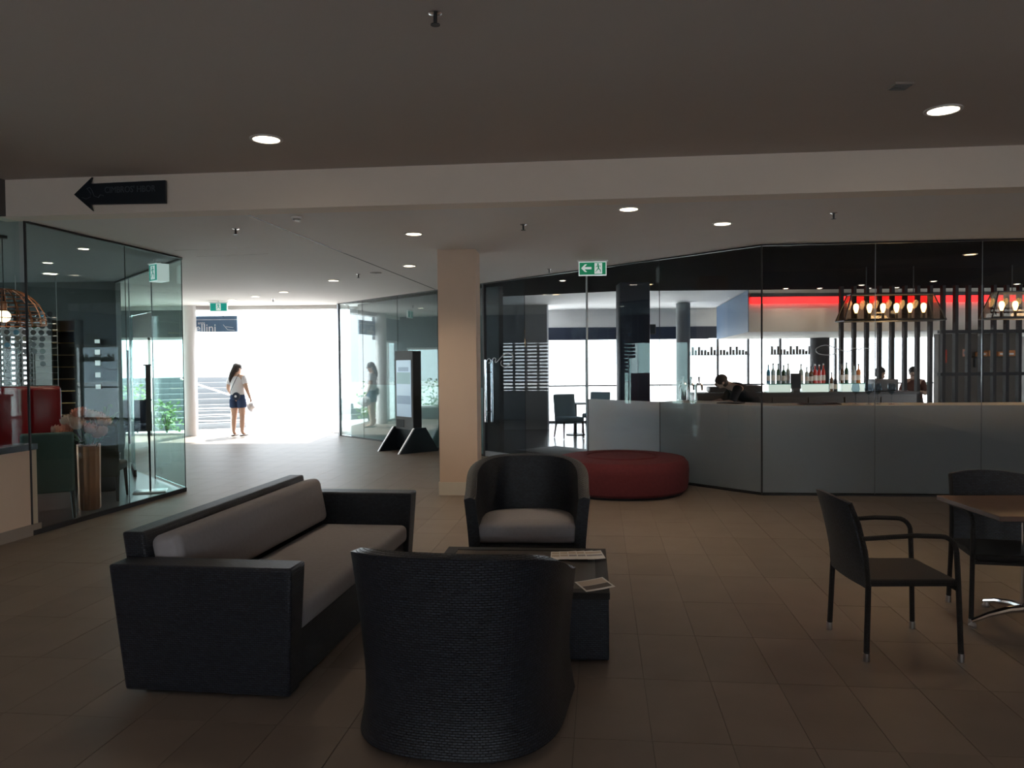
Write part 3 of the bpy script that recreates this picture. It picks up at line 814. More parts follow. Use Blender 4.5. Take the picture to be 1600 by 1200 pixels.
for x, y, d, lb in ((2.51, 14.45, 1, 'orange downlight in the black bar ceiling by the navy column'), (5.39, 15.5, 0, 'small downlight over the red strip, leftmost of that row'),
                    (6.06, 15.5, 0, 'small downlight over the red strip, second of that row'), (6.62, 14.92, 0, 'small downlight above the first glass lantern, nearer one'),
                    (7.06, 15.6, 0, 'small downlight above the first glass lantern, farther one'), (7.56, 15.5, 0, 'small downlight above the right end of the first lantern'),
                    (7.66, 14.32, 0, 'small downlight between the two glass lanterns'), (9.61, 15.0, 0, 'small downlight above the second glass lantern'),
                    (6.23, 10.72, 1, 'orange downlight in the black bar ceiling just inside the glass'), (.89, 13.65, 0, 'downlight in the bar ceiling above the glass door side'),
                    (.93, 16.4, 1, 'orange downlight deep in the bar ceiling beyond the door'), (-.25, 16.1, 1, 'orange downlight seen at the top of the bar door')):
    downlight(x, y, ZL, lb, .075 if d else .05, bool(d), 6 if not d else 4)
for x, y, lb in ((-5.14, 9.51, 'restaurant ceiling downlight nearest the glass front'), (-6.3, 10.75, 'restaurant ceiling downlight near the copper pendant'), (-7.0, 12.0, 'restaurant ceiling downlight deepest in the room')):
    downlight(x, y, ZL, lb, .06 if y < 12 else .10, False, 60 if y < 10 else 14)

def sprinkler(x, y, z, label):
    t = thing('ceiling_sprinkler', label, 'sprinkler', (x, y, z), 0, 'ceiling sprinkler heads')
    MB().lathe([(.034, -.001), (.034, -.006), (.014, -.012)], 16).build('escutcheon', 'chrome', t)
    MB().lathe([(.010, -.006), (.010, -.045), (.006, -.06)], 12).build('stem', 'dark_metal', t)
    MB().lathe([(.0, -.060), (.024, -.060), (.024, -.064), (0, -.064)], 16).build('deflector', 'dark_metal', t)
for a in ((-.37, 4.01, ZU, 'sprinkler head at the top of the picture in the higher ceiling'), (-2.86, 8.23, ZL, 'sprinkler head left of the ceiling joint near the bulkhead'),
          (.13, 8.12, ZL, 'sprinkler head in the lower ceiling to the right of the column'), (3.12, 7.64, ZL, 'sprinkler head in the lower ceiling far from the column'),
          (.58, 11.97, ZL, 'sprinkler head in front of the bar glass by the exit sign'), (-2.4, 12.42, ZL, 'sprinkler head in the corridor ceiling beside the round plate'),
          (-5.1, 16.9, ZL, 'sprinkler head at the bright end of the corridor')): sprinkler(*a)
sd_ = thing('smoke_detector', 'small white smoke detector behind the bulkhead', 'detector', (-2.06, 7.62, ZL))
MB().lathe([(.05, 0), (.05, -.012), (.035, -.03), (.03, -.045), (0, -.047)], 20).build('body', 'white_paint', sd_)
MB().lathe([(.036, -.022), (.040, -.026), (.036, -.030)], 20).build('vent_ring', 'charcoal', sd_)
ve = thing('ceiling_vent', 'small square grille in the higher ceiling by the downlight', 'vent', (2.52, 5.12, ZU))
MB().box(-.06, .06, -.06, .06, -.012, 0).build('frame', 'skirting', ve, False)
for k in range(4): MB().box(-.05, .05, -.047 + k * .028, -.035 + k * .028, -.016, -.012).build('slat', 'grey_wall', ve, False)
rp = thing('ceiling_plate', 'small round cover plate on the corridor ceiling joint', 'cover plate', (-2.1, 12.27, ZL))
MB().lathe([(.09, 0), (.088, -.008), (0, -.010)], 24).build('disc', 'skirting', rp)
MB().lathe([(.012, -.009), (.012, -.013), (0, -.013)], 12).build('screw_cover', 'grey_wall', rp)

# ------------------------------------------------------------------ signs
bd = math.atan2(BR[1] - BL[1], BR[0] - BL[0])
ar = thing('arrow_sign', 'dark navy arrow-shaped sign pointing left on the bulkhead', 'sign', (-4.03, 7.36, 3.25), bd)
Ms = Matrix.Rotation(R(90), 4, 'X')       # sign plane: x along wall, y up, z toward the viewer
MB().prism_m([(-.01, 0), (.17, -.155), (.145, -.095), (.88, -.105), (.88, .105), (.145, .095), (.17, .155)], .0, .025, Ms).build('board', 'sign_navy', ar, False)
text("CIMBROS' HBOR", .082, 'sign_text', 'lettering', ar, Matrix.Translation((.29, -.027, .0)) @ Ms @ Matrix.Translation((0, .005, 0)), .001, sx=.82)
swr = [(.07, -.03), (.11, -.045), (.15, -.03), (.16, .0), (.14, .03), (.12, .05), (.15, .06), (.17, .03), (.19, -.02), (.23, -.035), (.25, -.01), (.28, -.02)]
MB().tube([(x, -.028, z) for x, z in swr], .004, 6).build('swirl_logo', 'sign_text', ar)

def exit_sign(label, loc, rz, w, h, arrow, m='exit_green', frame='exit_white', drop=.0, back=.02):
    t = thing('exit_sign', label, 'exit sign', loc, rz)
    MB().box(-w / 2 - .012, w / 2 + .012, -.02, back, -h - .012, 0).build('casing', 'exit_white', t, False)
    MB().box(-w / 2, w / 2, -.024, -.02, -h, -.012).build('green_face', m, t, False)
    MB().box(-w / 2 - .03, w / 2 + .03, -.03, .03, 0, .015).build('ceiling_bracket', 'white_paint', t, False)
    if drop: MB().box(-.012, .012, -.012, .012, .015, drop).build('hanger', 'white_paint', t, False)
    k = h / .19; ox = w * .22 if arrow else 0
    dp = MB().box(ox - .055 * k, ox + .055 * k, -.0255, -.024, -h + .012 * k, -.022 * k).build('doorway_symbol', 'exit_white', t, False)
    Mx = Matrix.Translation((ox, -.0255, -h / 2)) @ Ms
    fig = MB()
    fig.prism_m([(-.004 * k + math.cos(a) * .013 * k, .055 * k + math.sin(a) * .013 * k) for a in [2 * PI * i / 10 for i in range(10)]], 0, .001, Mx)
    for pts in ([(-.014, .04), (.006, .042), (.014, 0), (-.008, -.005)], [(-.008, -.005), (.010, -.002), (.036, -.028), (.026, -.036)], [(.026, -.036), (.036, -.028), (.034, -.062), (.024, -.062)],
                [(-.008, -.004), (.006, -.008), (-.018, -.040), (-.030, -.034)], [(-.018, -.040), (-.014, -.030), (-.046, -.050), (-.048, -.062)],
                [(-.014, .040), (-.008, .030), (-.036, .008), (-.042, .014)], [(.004, .040), (.010, .030), (.034, .016), (.038, .026)]):
        fig.prism_m([(x * k, y * k) for x, y in pts], 0, .001, Mx)
    fig.build('running_figure', m, dp, False)
    if arrow:
        A = Matrix.Translation((-w * .24, -.024, -h / 2)) @ Ms
        MB().prism_m([(-.075 * k, 0), (-.02 * k, -.055 * k), (.012 * k, -.055 * k), (-.028 * k, -.016 * k), (.075 * k, -.016 * k), (.075 * k, .016 * k), (-.028 * k, .016 * k), (.012 * k, .055 * k), (-.02 * k, .055 * k)], 0, .0015, A).build('arrow_symbol', 'exit_white', t, False)
    return t
exit_sign('green exit sign with white arrow and running figure before the bar', (1.13, 10.95, ZL - .03), R(-4), .36, .18, True, drop=.03)
exit_sign('plain green exit sign hanging at the bright corridor end', (-6.47, 17.45, ZL - .03), 0, .36, .18, False, 'exit_green_dim', drop=.03)
exit_sign('box exit sign seen edge-on inside the restaurant glass corner', (-4.76, 10.55, ZL - .06), R(-42), .22, .22, False, 'exit_green_dim', drop=.06, back=.14)

# ------------------------------------------------------------------ corridor end: header, sign, column, windows
struct('trim_corridor_header', MB().box(-9.6, -3.9, 18.80, 19.05, 2.99, ZL), 'white_paint', 'white header over the open corridor end')
o = MB().lathe([(.155, 0), (.155, ZL)], 28).build('column_corridor', 'white_paint'); o.location = (-7.64, 18.7, 0); o['kind'] = 'structure'; o['label'] = 'slim white round column at the corridor end'
sg = thing('hanging_sign', 'blue-grey hanging sign with white lettering at the corridor end', 'sign', (-8.6, 18.9, 2.47))
MB().box(0, 2.03, -.02, .02, 0, .38).build('board', 'sign_blue', sg, False)
MB().box(0, 2.03, -.024, -.02, .285, .295).build('white_line', 'white_print', sg, False)
text('ante', .10, 'white_print', 'lettering', sg, Matrix.Translation((1.09, -.022, .185)) @ Ms, .001)
text('ellini', .27, 'white_print', 'lettering', sg, Matrix.Translation((1.03, -.022, .005)) @ Ms, .001)
for a, b in (((1.70, .17), (1.80, .05)), ((1.76, .12), (1.94, .10)), ((1.80, .05), (1.97, .03))):
    MB().tube([(a[0], -.024, a[1]), (b[0], -.024, b[1])], .005, 6).build('sprig_mark', 'white_print', sg)
for x in (.2, 1.7): MB().box(x - .01, x + .01, -.01, .01, .38, .525).build('hanger', 'metal', sg, False)

# glazed bays left of the corridor end
def window_wall(name, a, b, n, z1, m=GLASS, fm='white_paint', sill=.0, label='bright glazed bay', transom=None):
    w = thing(name, None, None); w['kind'] = 'structure'; w['label'] = label
    for i in range(n):
        p, q = lerp2(a, b, i / n), lerp2(a, b, (i + 1) / n)
        pane(w, *shrink(p, q, .03), sill + .05, z1, m)
    for i in range(n + 1):
        p = lerp2(a, b, i / n); post(w, p, 0, z1, .06, fm, 'mullion')
    tk = MB(); wall_seg(tk, a, b, sill, sill + .05, .06); wall_seg(tk, a, b, z1 - .06, z1, .06); 
    if transom: wall_seg(tk, a, b, transom - .03, transom + .03, .06)
    tk.build('window_frame', fm, w, False); return w
window_wall('window_1', (-9.55, 18.9), (-7.82, 18.9), 2, 2.35, label='bright full-height windows beside the slim white column')
window_wall('window_2', (-9.55, 16.6), (-9.55, 18.6), 2, 2.15, sill=.35, label='pair of tall windows in the corridor side wall')
struct('wall_corridor_side', MB().box(-9.65, -9.5, 13.2, 14.2, 0, ZL).box(-9.65, -9.5, 14.2, 15.7, 0, .85).box(-9.65, -9.5, 14.2, 15.7, 2.25, ZL).box(-9.65, -9.5, 15.7, 16.6, 0, ZL).box(-9.65, -9.5, 16.6, 18.6, 2.15, ZL).box(-9.65, -9.5, 16.6, 18.6, 0, .35).box(-9.65, -9.5, 18.6, 19.0, 0, ZL), 'grey_wall', 'grey side wall of the corridor end')
struct('wall_corridor_end', MB().box(-9.6, -7.7, 18.82, 18.98, 2.35, 3.0), 'grey_wall', 'grey strip above the corridor end windows')
lv = thing('window_19', None, None); lv['kind'] = 'structure'; lv['label'] = 'louvred window with wide horizontal slats in the corridor side wall'
for k in range(14): MB().box(-9.62, -9.53, 14.2, 15.7, .87 + k * .10, .925 + k * .10).build('louvre_slat', 'olive_dark_wall', lv, False)
for k in range(5): MB().box(-9.64, -9.51, 14.2 + k * .36, 14.26 + k * .36, .85, 2.25).build('divider', 'olive_dark_wall', lv, False)

# ------------------------------------------------------------------ restaurant interior
rw = MB()
# back wall y=13.23, window opening x -8.95..-7.75, z 1.38..2.62 and slot x -7.45..-7.2
rw.box(-11.2, -9.6, 13.23, 13.4, 0, ZL).box(-9.6, -7.72, 13.23, 13.4, 0, 1.30).box(-9.6, -7.72, 13.23, 13.4, 2.55, ZL)
rw.box(-7.72, -7.52, 13.23, 13.4, 0, ZL).box(-7.52, -7.28, 13.23, 13.4, 0, 1.45).box(-7.52, -7.28, 13.23, 13.4, 1.95, ZL).box(-7.28, -6.63, 13.23, 13.4, 0, ZL)
struct('wall_restaurant_back', rw, 'olive_dark_wall', 'dark back wall of the restaurant')
window_wall('window_20', (-9.6, 13.30), (-7.72, 13.30), 2, 2.55, GLASSC, 'charcoal', 1.30, 'bright restaurant window behind the bottle rack')
rl = MB(); rl.box(-11.2, -11., -4, 9.3, 0, ZL).box(-11.2, -11., 9.3, 12.2, 2.3, ZL).box(-11.2, -11., 9.3, 12.2, 0, .35).box(-11.2, -11., 12.2, 13.3, 0, ZL)
struct('wall_restaurant_left', rl, 'olive_dark_wall', 'dark window wall of the restaurant')
window_wall('window_21', (-11.1, 9.3), (-11.1, 12.2), 3, 2.3, GLASS, 'charcoal', .35, 'row of restaurant windows')
struct('wall_restaurant_end', MB().box(-11.2, -6.4, -4.2, -4.0, 0, ZL), 'olive_dark_wall', 'dark end wall of the restaurant')
# five small framed white squares with emission on the back wall
nl = thing('white_square_column', 'column of five small glowing white squares on the dark wall', 'wall light', (-6.93, 13.20, 0))
for k, z in enumerate((1.33, 1.52, 1.72, 1.90, 2.07)):
    f = MB().box(-.05, .05, -.02, .02, z - .05, z + .05).build('square_frame', 'charcoal', nl, False)
    MB().box(-.042, .042, -.024, -.02, z - .042 if k not in (4,) else z - .02, z + .042 if k else z + .03).build('square_face', 'exit_white', f, False)
gs = thing('glass_shelf_unit', 'tall shelf unit with thin gilded shelves on the dark restaurant wall', 'shelf', (-7.0, 12.55, 0))
mat('gilt', (.55, .36, .14), .3, 1.)
MB().box(-.26, -.24, -.12, .12, .0, 2.4).box(.10, .12, -.12, .12, .0, 2.4).build('side_panel', 'olive_dark_wall', gs, False)
for k in range(9): MB().box(-.24, .10, -.12, .12, .70 + k * .19, .712 + k * .19).build('gilt_shelf', 'gilt', gs, False)
MB().box(-.24, .10, .10, .12, 0, 2.4).build('back_panel', 'dark_wood', gs, False)

# wine bottle rack against the window
RA = R(31)
rk = thing('bottle_rack', 'steel wire rack holding wine bottles before the bright window', 'rack', (-7.42, 12.0, 0), RA)
for x in (-.62, -.10, .44): MB().tube([(x, .16, .01), (x, .16, ZL - .01)], .006, 8).build('upright_wire', 'metal', rk)
bot_m = MB().lathe([(.0, 0), (.038, .0), (.040, .01), (.040, .19), (.030, .225), (.015, .25), (.014, .30), (.0, .30)], 14, M=Matrix.Rotation(R(-90), 4, 'X')).mesh('wine_bottle', 'bottle_black')
bot_b = bot_m.copy(); bot_b.materials[0] = MATS['bottle_blue']; bot_g = bot_m.copy(); bot_g.materials[0] = MATS['bottle_green']
ORDW = ['first', 'second', 'third', 'fourth', 'fifth', 'sixth', 'seventh', 'eighth', 'ninth', 'tenth', 'eleventh', 'twelfth']
cols_ = ((-.555, 4, 11), (-.44, 4, 11), (-.335, 8, 11), (-.22, 0, 11), (-.10, 5, 12), (.005, 5, 12), (.12, 5, 12), (.225, 3, 12), (.33, 8, 12))
for i, (x, k0, k1) in enumerate(cols_):
    for k in range(k0, k1):
        z = 1.42 + k * .096; v = (i * 5 + k * 3) % 7 % 3 if (i + k) % 3 == 0 else 0
        o = bpy.data.objects.new('wine_bottle', (bot_m, bot_g, bot_b)[v]); col.objects.link(o)
        p = Matrix.Translation((-7.42, 12.0, 0)) @ Matrix.Rotation(RA, 4, 'Z') @ Vector((x + (.012 if k % 2 else 0), 0, z))
        o.location = p; o.rotation_euler = (0, 0, RA)
        tag(o, '%s wine bottle in the rack, %s column from the left, %s from bottom' % (('black', 'green', 'blue')[v], ORDW[i], ORDW[k - k0]), 'bottle', 'wine bottles in the rack')
for k in range(12):
    MB().tube([(-.62, .155, 1.375 + k * .096), (.44, .155, 1.375 + k * .096)], .0018, 6).build('cross_wire', 'metal', rk)

# red banquette
bq = thing('red_banquette', 'glossy red leather banquette below the bottle rack', 'banquette', (-7.05, 11.2, 0), R(31))
MB().rbox(-1.1, .55, .18, .36, .012, 1.38, .05, 3).build('backrest', 'red_leather', bq)
for k in range(4): MB().rbox(-1.06 + k * .405, -.665 + k * .405, .09, .22, .48, 1.36, .05, 3).build('back_pad', 'red_leather', bq)
MB().rbox(-1.1, .55, -.40, .2, .30, .48, .05, 3).build('seat', 'red_leather', bq)
MB().box(-1.08, .53, -.34, .2, .012, .30).build('base', 'dark_wood', bq, False)

# copper pendant
pd = thing('copper_pendant', 'copper wire dome pendant lamp with a glowing globe', 'pendant lamp', (-5.50, 8.55, 2.15))
dome = MB()
for k in range(18):
    a = 2 * PI * k / 18
    dome.tube([(.40 * math.sin(t) * math.cos(a), .40 * math.sin(t) * math.sin(a), .40 * math.cos(t) * .95 - .02) for t in [PI / 2 * i / 8 + .04 for i in range(9)]], .006, 5)
for t in (.35, .7, 1.0, 1.25, 1.45, 1.6):
    dome.tube([(.40 * math.sin(t) * math.cos(a), .40 * math.sin(t) * math.sin(a), .38 * math.cos(t) - .02) for a in [2 * PI * i / 36 for i in range(37)]], .006, 5, False)
dome.build('wire_dome', 'copper_wire', pd)
MB().ball((0, 0, .06), .065, n=18, m=12).build('globe', 'bulb_big', pd)
MB().lathe([(.03, .12), (.03, .22)], 14).build('lamp_holder', 'copper', pd)
MB().tube([(0, 0, .20), (0, 0, .92)], .005, 6).build('cord', 'charcoal', pd)
MB().lathe([(.05, .90), (.05, .93)], 18).build('ceiling_rose', 'charcoal', pd)

# upholstered restaurant chairs
def rest_chair(label, m):
    t = thing('upholstered_chair', label, 'chair')
    Mb = Matrix.Translation((0, -.22, .40)) @ Matrix.Rotation(R(8), 4, 'X')
    MB().rbox(-.25, .25, -.045, .045, -.10, .56, .03, 3, Mb).build('backrest', m, t)
    MB().rbox(-.25, .25, -.22, .24, .36, .47, .035, 3).build('seat', m, t)
    for s in (-1, 1):
        MB().tube([(s * .22, .21, .37), (s * .235, .235, .008)], .02, 8, radii=[.024, .015]).build('leg', 'dark_wood', t)
        MB().tube([(s * .22, -.20, .37), (s * .24, -.29, .008)], .02, 8, radii=[.026, .016]).build('leg', 'dark_wood', t)
    return t
rc = rest_chair('grey-green upholstered chair seen from behind through the glass', 'green_fabric')
place(rc, (-5.10, 8.62, .0), R(30))
rc2 = rest_chair('dark brown upholstered chair beside the copper vase', 'brown_fabric'); place(rc2, (-5.13, 9.80, 0), R(14))

# copper vase and blooms
vz = thing('copper_vase', 'tall ribbed copper floor vase behind the glass', 'vase', (-4.90, 9.08, .008))
prof = [(.0, 0), (.10, .0), (.112, .02), (.115, .35), (.120, .74), (.110, .745), (.10, .60), (0, .58)]
vm = MB(); N = 48; vs = []; fs = []
for r, z in prof:
    for j in range(N):
        q = 2 * PI * j / N; rr = r * (1 + .035 * math.cos(12 * q)) if r > .09 else r; vs.append((rr * math.cos(q), rr * math.sin(q), z))
for i in range(len(prof) - 1):
    for j in range(N): fs.append((i * N + j, i * N + (j + 1) % N, (i + 1) * N + (j + 1) % N, (i + 1) * N + j))
vm.add(vs, fs).build('body', 'copper', vz)
MB().lathe([(.121, .735), (.126, .745), (.121, .757), (.112, .75)], 40).build('rim', 'copper', vz)
def bloom(m):
    b = MB()
    for ring, (cnt, tilt, ln, wd) in enumerate(((7, .35, .085, .035), (10, .75, .105, .042), (12, 1.15, .115, .046), (12, 1.6, .105, .046))):
        for k in range(cnt):
            a = 2 * PI * k / cnt + ring * .3; Mz = Matrix.Rotation(a, 4, 'Z'); pts = []
            for u, hw in ((0, .008), (.45, wd / 2), (.8, wd * .45), (1, .004)):
                bend = tilt * (.55 + .45 * (1 - u)); rr = .012 + ln * u * math.sin(bend); zz = ln * u * math.cos(bend)
                pts += [Mz @ Vector((rr, -hw, zz)), Mz @ Vector((rr, hw, zz)), ]
            o0 = len(b.v)
            b.add(pts, [(0, 1, 3, 2), (2, 3, 5, 4), (4, 5, 7, 6)])
    return b.mesh('bloom', m, True, 80)
bp_, bw_ = bloom('petal'), bloom('petal_pale')
core = MB().ball((0, 0, .028), .024, n=8, m=5).mesh('flower_core', 'petal')
spots = [(-.32, -.06, .87, 0), (-.22, .05, .98, 1), (-.18, -.10, .88, 0), (-.07, .02, 1.08, 0), (-.02, -.10, .95, 1), (.05, .04, 1.05, 1), (.10, -.10, .90, 0), (.18, .02, .98, 1), (.22, -.05, .86, 0),
         (-.12, .10, 1.05, 1), (.01, .10, 1.02, 0), (-.10, -.05, 1.00, 1), (.12, .10, 1.00, 0)]
for k, (x, y, z, pale) in enumerate(spots):
    f = thing('cut_flower', ('pale cream bloom in the copper vase, ' if pale else 'salmon pink bloom in the copper vase, ') + ['at the far left edge', 'upper left behind', 'lower left in front', 'topmost at the back', 'low in the middle front', 'upper right of centre', 'lower right in front', 'right of the top', 'at the far right edge', 'upper left at the back', 'middle of the back row', 'just left of centre', 'upper right at the back'][k], 'flower', (-4.93 + x, 9.08 + y, z), rnd.uniform(0, 6), 'blooms in the copper vase')
    f.rotation_euler = (-y * 3 + rnd.uniform(-.2, .2), x * 2.6, rnd.uniform(0, 6)) ; f.rotation_mode = 'XYZ'
    f.scale = (1.05, 1.05, 1.05)
    p = bpy.data.objects.new('petals', bw_ if pale else bp_); col.objects.link(p); p.parent = f
    c = bpy.data.objects.new('flower_core', core); col.objects.link(c); c.parent = f
    s = MB(); base = Vector((-4.90 + rnd.uniform(-.04, .04), 9.08 + rnd.uniform(-.04, .04), .70)); M = (Matrix.Translation(f.location) @ f.rotation_euler.to_matrix().to_4x4() @ Matrix.Diagonal((1.05, 1.05, 1.05, 1))).inverted()
    e = Vector(f.location)
    s.tube([M @ base, M @ (base * .5 + e * .5 + Vector((0, 0, -.05))), M @ e], .005, 6).build('stem', 'leaf', f)
lf = MB()
for k in range(16):
    a = rnd.uniform(0, 6.28); r0, r1 = .05, rnd.uniform(.16, .30); z0, z1 = .74, rnd.uniform(.76, .92)
    d_ = Vector((math.cos(a), math.sin(a), 0)); nrm = Vector((-d_.y, d_.x, 0)) * .03
    A, B, C_ = d_ * r0 + Vector((0, 0, z0)), d_ * (r0 + r1) / 2 + Vector((0, 0, (z0 + z1) / 2 + .04)), d_ * r1 + Vector((0, 0, z1))
    lf.add([A, B - nrm, B + nrm, C_], [(0, 1, 2), (1, 3, 2)])
lf.build('foliage', 'leaf', vz)['kind'] = 'stuff'

# dark strappy plant behind the vase
pp = thing('potted_plant', 'dark strappy potted plant behind the copper vase', 'plant', (-5.42, 10.45, .008))
MB().lathe([(0, 0), (.13, 0), (.16, .02), (.18, .50), (.16, .50), (.15, .44), (0, .44)], 24).build('pot', 'charcoal', pp)
MB().lathe([(0, .43), (.155, .445), (.15, .45), (0, .455)], 20).build('soil', 'dark_wood', pp)
for k in range(11):
    a = 2 * PI * k / 11 + rnd.uniform(-.2, .2); hh = rnd.uniform(.45, .72); rr = rnd.uniform(.16, .30); d_ = Vector((math.cos(a), math.sin(a), 0)); sdw = Vector((-d_.y, d_.x, 0)); vs = []
    for i in range(7):
        u = i / 6; c = d_ * (.03 + rr * u ** 1.4) + Vector((0, 0, .44 + hh * math.sin(u * 2.0) / math.sin(1.57))); w_ = .022 * math.sin(PI * min(.98, u * .85 + .14))
        vs += [c - sdw * w_, c + sdw * w_ + Vector((0, 0, .002))]
    MB().add(vs, [(i * 2, i * 2 + 1, i * 2 + 3, i * 2 + 2) for i in range(6)]).build('leaf_blade', 'leaf', pp)

# menu stand
ms = thing('menu_stand', 'dark upright menu stand inside the restaurant glass corner', 'menu stand', (-4.76, 10.30, .008), R(20))
MB().rbox(-.20, .20, -.17, .17, 0, .016, .006, 2).build('base_plate', 'metal', ms)
MB().tube([(0, 0, .016), (0, 0, 1.28)], .013, 10).build('pole', 'dark_metal', ms)
MB().box(-.03, .03, -.02, .02, 1.05, 1.66).build('menu_case', 'dark_wood', ms, False)
MB().box(-.055, .04, -.03, .03, 1.655, 1.672).build('top_lamp', 'dark_metal', ms, False)
MB().box(-.05, .04, -.035, .035, 1.20, 1.215).build('ledge', 'dark_metal', ms, False)
MB().box(-.035, .035, -.022, .022, .80, 1.05).build('lower_case', 'dark_wood', ms, False)
# chair seen far off in the corridor bay
fc = rest_chair('navy chair standing in the bright corridor bay', 'navy'); place(fc, (-7.75, 16.2, 0), R(205))

# ------------------------------------------------------------------ people
def skin(name, pts, edges, m, parent, root, sub=2):
    """pts: name -> (x,y,z,rx[,ry])"""
    keys = list(pts); idx = {k: i for i, k in enumerate(keys)}
    me = bpy.data.meshes.new(name); me.from_pydata([pts[k][:3] for k in keys], [(idx[a], idx[b]) for a, b in edges], [])
    me.materials.append(MATS[m])
    o = bpy.data.objects.new(name, me); col.objects.link(o); o.parent = parent
    md = o.modifiers.new('skin', 'SKIN'); md.use_smooth_shade = True
    if not me.skin_vertices: return o
    for k in keys:
        sv = me.skin_vertices[0].data[idx[k]]; p = pts[k]; sv.radius = (p[3], p[4] if len(p) > 4 else p[3]); sv.use_root = (k == root)
    s = o.modifiers.new('sub', 'SUBSURF'); s.levels = sub; s.render_levels = sub
    return o
def chain(E, *ks):
    for a, b in zip(ks, ks[1:]): E.append((a, b))
BASE = dict(pelvis=(0, 0, .93, .145, .105), waist=(0, 0, 1.07, .115, .09), chest=(0, .01, 1.24, .135, .10), uchest=(0, 0, 1.36, .12, .085), neck=(0, .0, 1.445, .05), hbase=(0, .02, 1.515, .058, .065),
            head=(0, .03, 1.585, .075, .092), htop=(0, .012, 1.645, .055, .07), nose=(0, .125, 1.565, .012), jaw=(0, .085, 1.52, .035))
def person(label, loc, rz, J, hair, top, bottom, sleeve=.5, long_hair=False, shoes='dark_wood', legs_bare=True):
    t = thing('person', label, 'person', loc, rz)
    P = dict(BASE); 
    for s, n in ((-1, 'l'), (1, 'r')):
        P.update({n + 'sh': (s * .16, -.005, 1.375, .058), n + 'el': (s * .235, -.03, 1.10, .041), n + 'wr': (s * .245, .03, .88, .027), n + 'hip': (s * .088, 0, .86, .098, .10), n + 'th': (s * .095, .01, .66, .078, .08),
                  n + 'kn': (s * .10, .02, .47, .054), n + 'ca': (s * .105, -.005, .33, .052), n + 'an': (s * .105, -.02, .085, .034), n + 'ft': (s * .115, .06, .035, .036, .03), n + 'to': (s * .12, .13, .022, .03, .02)})
    P.update(J)
    E = []
    chain(E, 'pelvis', 'waist', 'chest', 'uchest', 'neck', 'hbase', 'head', 'htop'); chain(E, 'hbase', 'jaw'); chain(E, 'head', 'nose')
    for n in 'lr':
        chain(E, 'uchest', n + 'sh', n + 'el', n + 'wr'); chain(E, 'pelvis', n + 'hip', n + 'th', n + 'kn', n + 'ca', n + 'an', n + 'ft', n + 'to')
        w = Vector(P[n + 'wr'][:3]); e = Vector(P[n + 'el'][:3]); d = (w - e).normalized()
        sd = d.cross(Vector((0, 0, 1))); sd = sd.normalized() if sd.length > .2 else Vector((0, 1, 0)); fw = sd
        pal = w + d * .05; P[n + 'pa'] = (*pal, .030, .016); E.append((n + 'wr', n + 'pa'))
        curl = d.cross(fw).normalized() * .02
        for q, (o_, ln) in enumerate(((-.026, .062), (-.009, .072), (.009, .068), (.026, .052))):
            a = pal + fw * o_ + d * .035; b = a + d * ln * .55 + curl * .4; c = b + d * ln * .4 + curl
            for z_, pt in (('a', a), ('b', b), ('c', c)): P['%sf%d%s' % (n, q, z_)] = (*pt, .0085)
            chain(E, n + 'pa', '%sf%da' % (n, q), '%sf%db' % (n, q), '%sf%dc' % (n, q))
        a = w + d * .03 - fw * .034; b = a + d * .03 - fw * .018 + curl * .5; P[n + 'ta'] = (*a, .011); P[n + 'tb'] = (*b, .0085); chain(E, n + 'wr', n + 'ta', n + 'tb')
    for k in list(P):
        if k[1:] in ('el', 'wr', 'th', 'kn', 'ca', 'an', 'sh'): p = P[k]; P[k] = (*p[:3], p[3] * 1.22, (p[4] if len(p) > 4 else p[3]) * 1.22)
        elif k in ('head', 'htop', 'hbase', 'neck', 'jaw'): p = P[k]; P[k] = (*p[:3], p[3] * 1.15, (p[4] if len(p) > 4 else p[3]) * 1.15)
    skin('body', P, E, 'skin', t, 'pelvis')
    def grow(ks, g): return {k: (*P[k][:3], P[k][3] + g, (P[k][4] if len(P[k]) > 4 else P[k][3]) + g) for k in ks}
    def loft(mb, pts, n=18):
        vs = []; fs = []; k = len(pts)
        for i, p in enumerate(pts):
            c = Vector(p[:3]); tdir = (Vector(pts[min(i + 1, k - 1)][:3]) - Vector(pts[max(i - 1, 0)][:3])).normalized()
            ax = Vector((1, 0, 0)); ax = (ax - tdir * ax.dot(tdir)).normalized(); ay = tdir.cross(ax)
            for j in range(n):
                q = 2 * PI * j / n; vs.append(c + ax * p[3] * math.cos(q) + ay * p[4] * math.sin(q))
        for i in range(k - 1):
            for j in range(n): fs.append((i * n + j, i * n + (j + 1) % n, (i + 1) * n + (j + 1) % n, (i + 1) * n + j))
        fs.append(tuple(reversed(range(n)))); fs.append(tuple(range((k - 1) * n, k * n)))
        return mb.add(vs, fs)
    def g(k, rx, ry): return (*P[k][:3], rx, ry)
    def mix(a, b, u, rx, ry): q = Vector(P[a][:3]).lerp(Vector(P[b][:3]), u); return (*q, rx, ry)
    hemz = mix('pelvis', 'waist', .25, .185, .145)
    sh = MB(); loft(sh, [hemz, g('waist', .17, .135), g('chest', .175, .135), mix('chest', 'uchest', .6, .178, .125), g('uchest', .17, .105), mix('uchest', 'neck', .35, .12, .085), mix('uchest', 'neck', .75, .065, .062)])
    for n in 'lr': loft(sh, [mix('uchest', n + 'sh', .55, .06, .085), g(n + 'sh', .072, .078), mix(n + 'sh', n + 'el', .35, .070, .070), mix(n + 'sh', n + 'el', sleeve, .066, .066)], 14)
    sh.build('shirt', top, t, ang=70)
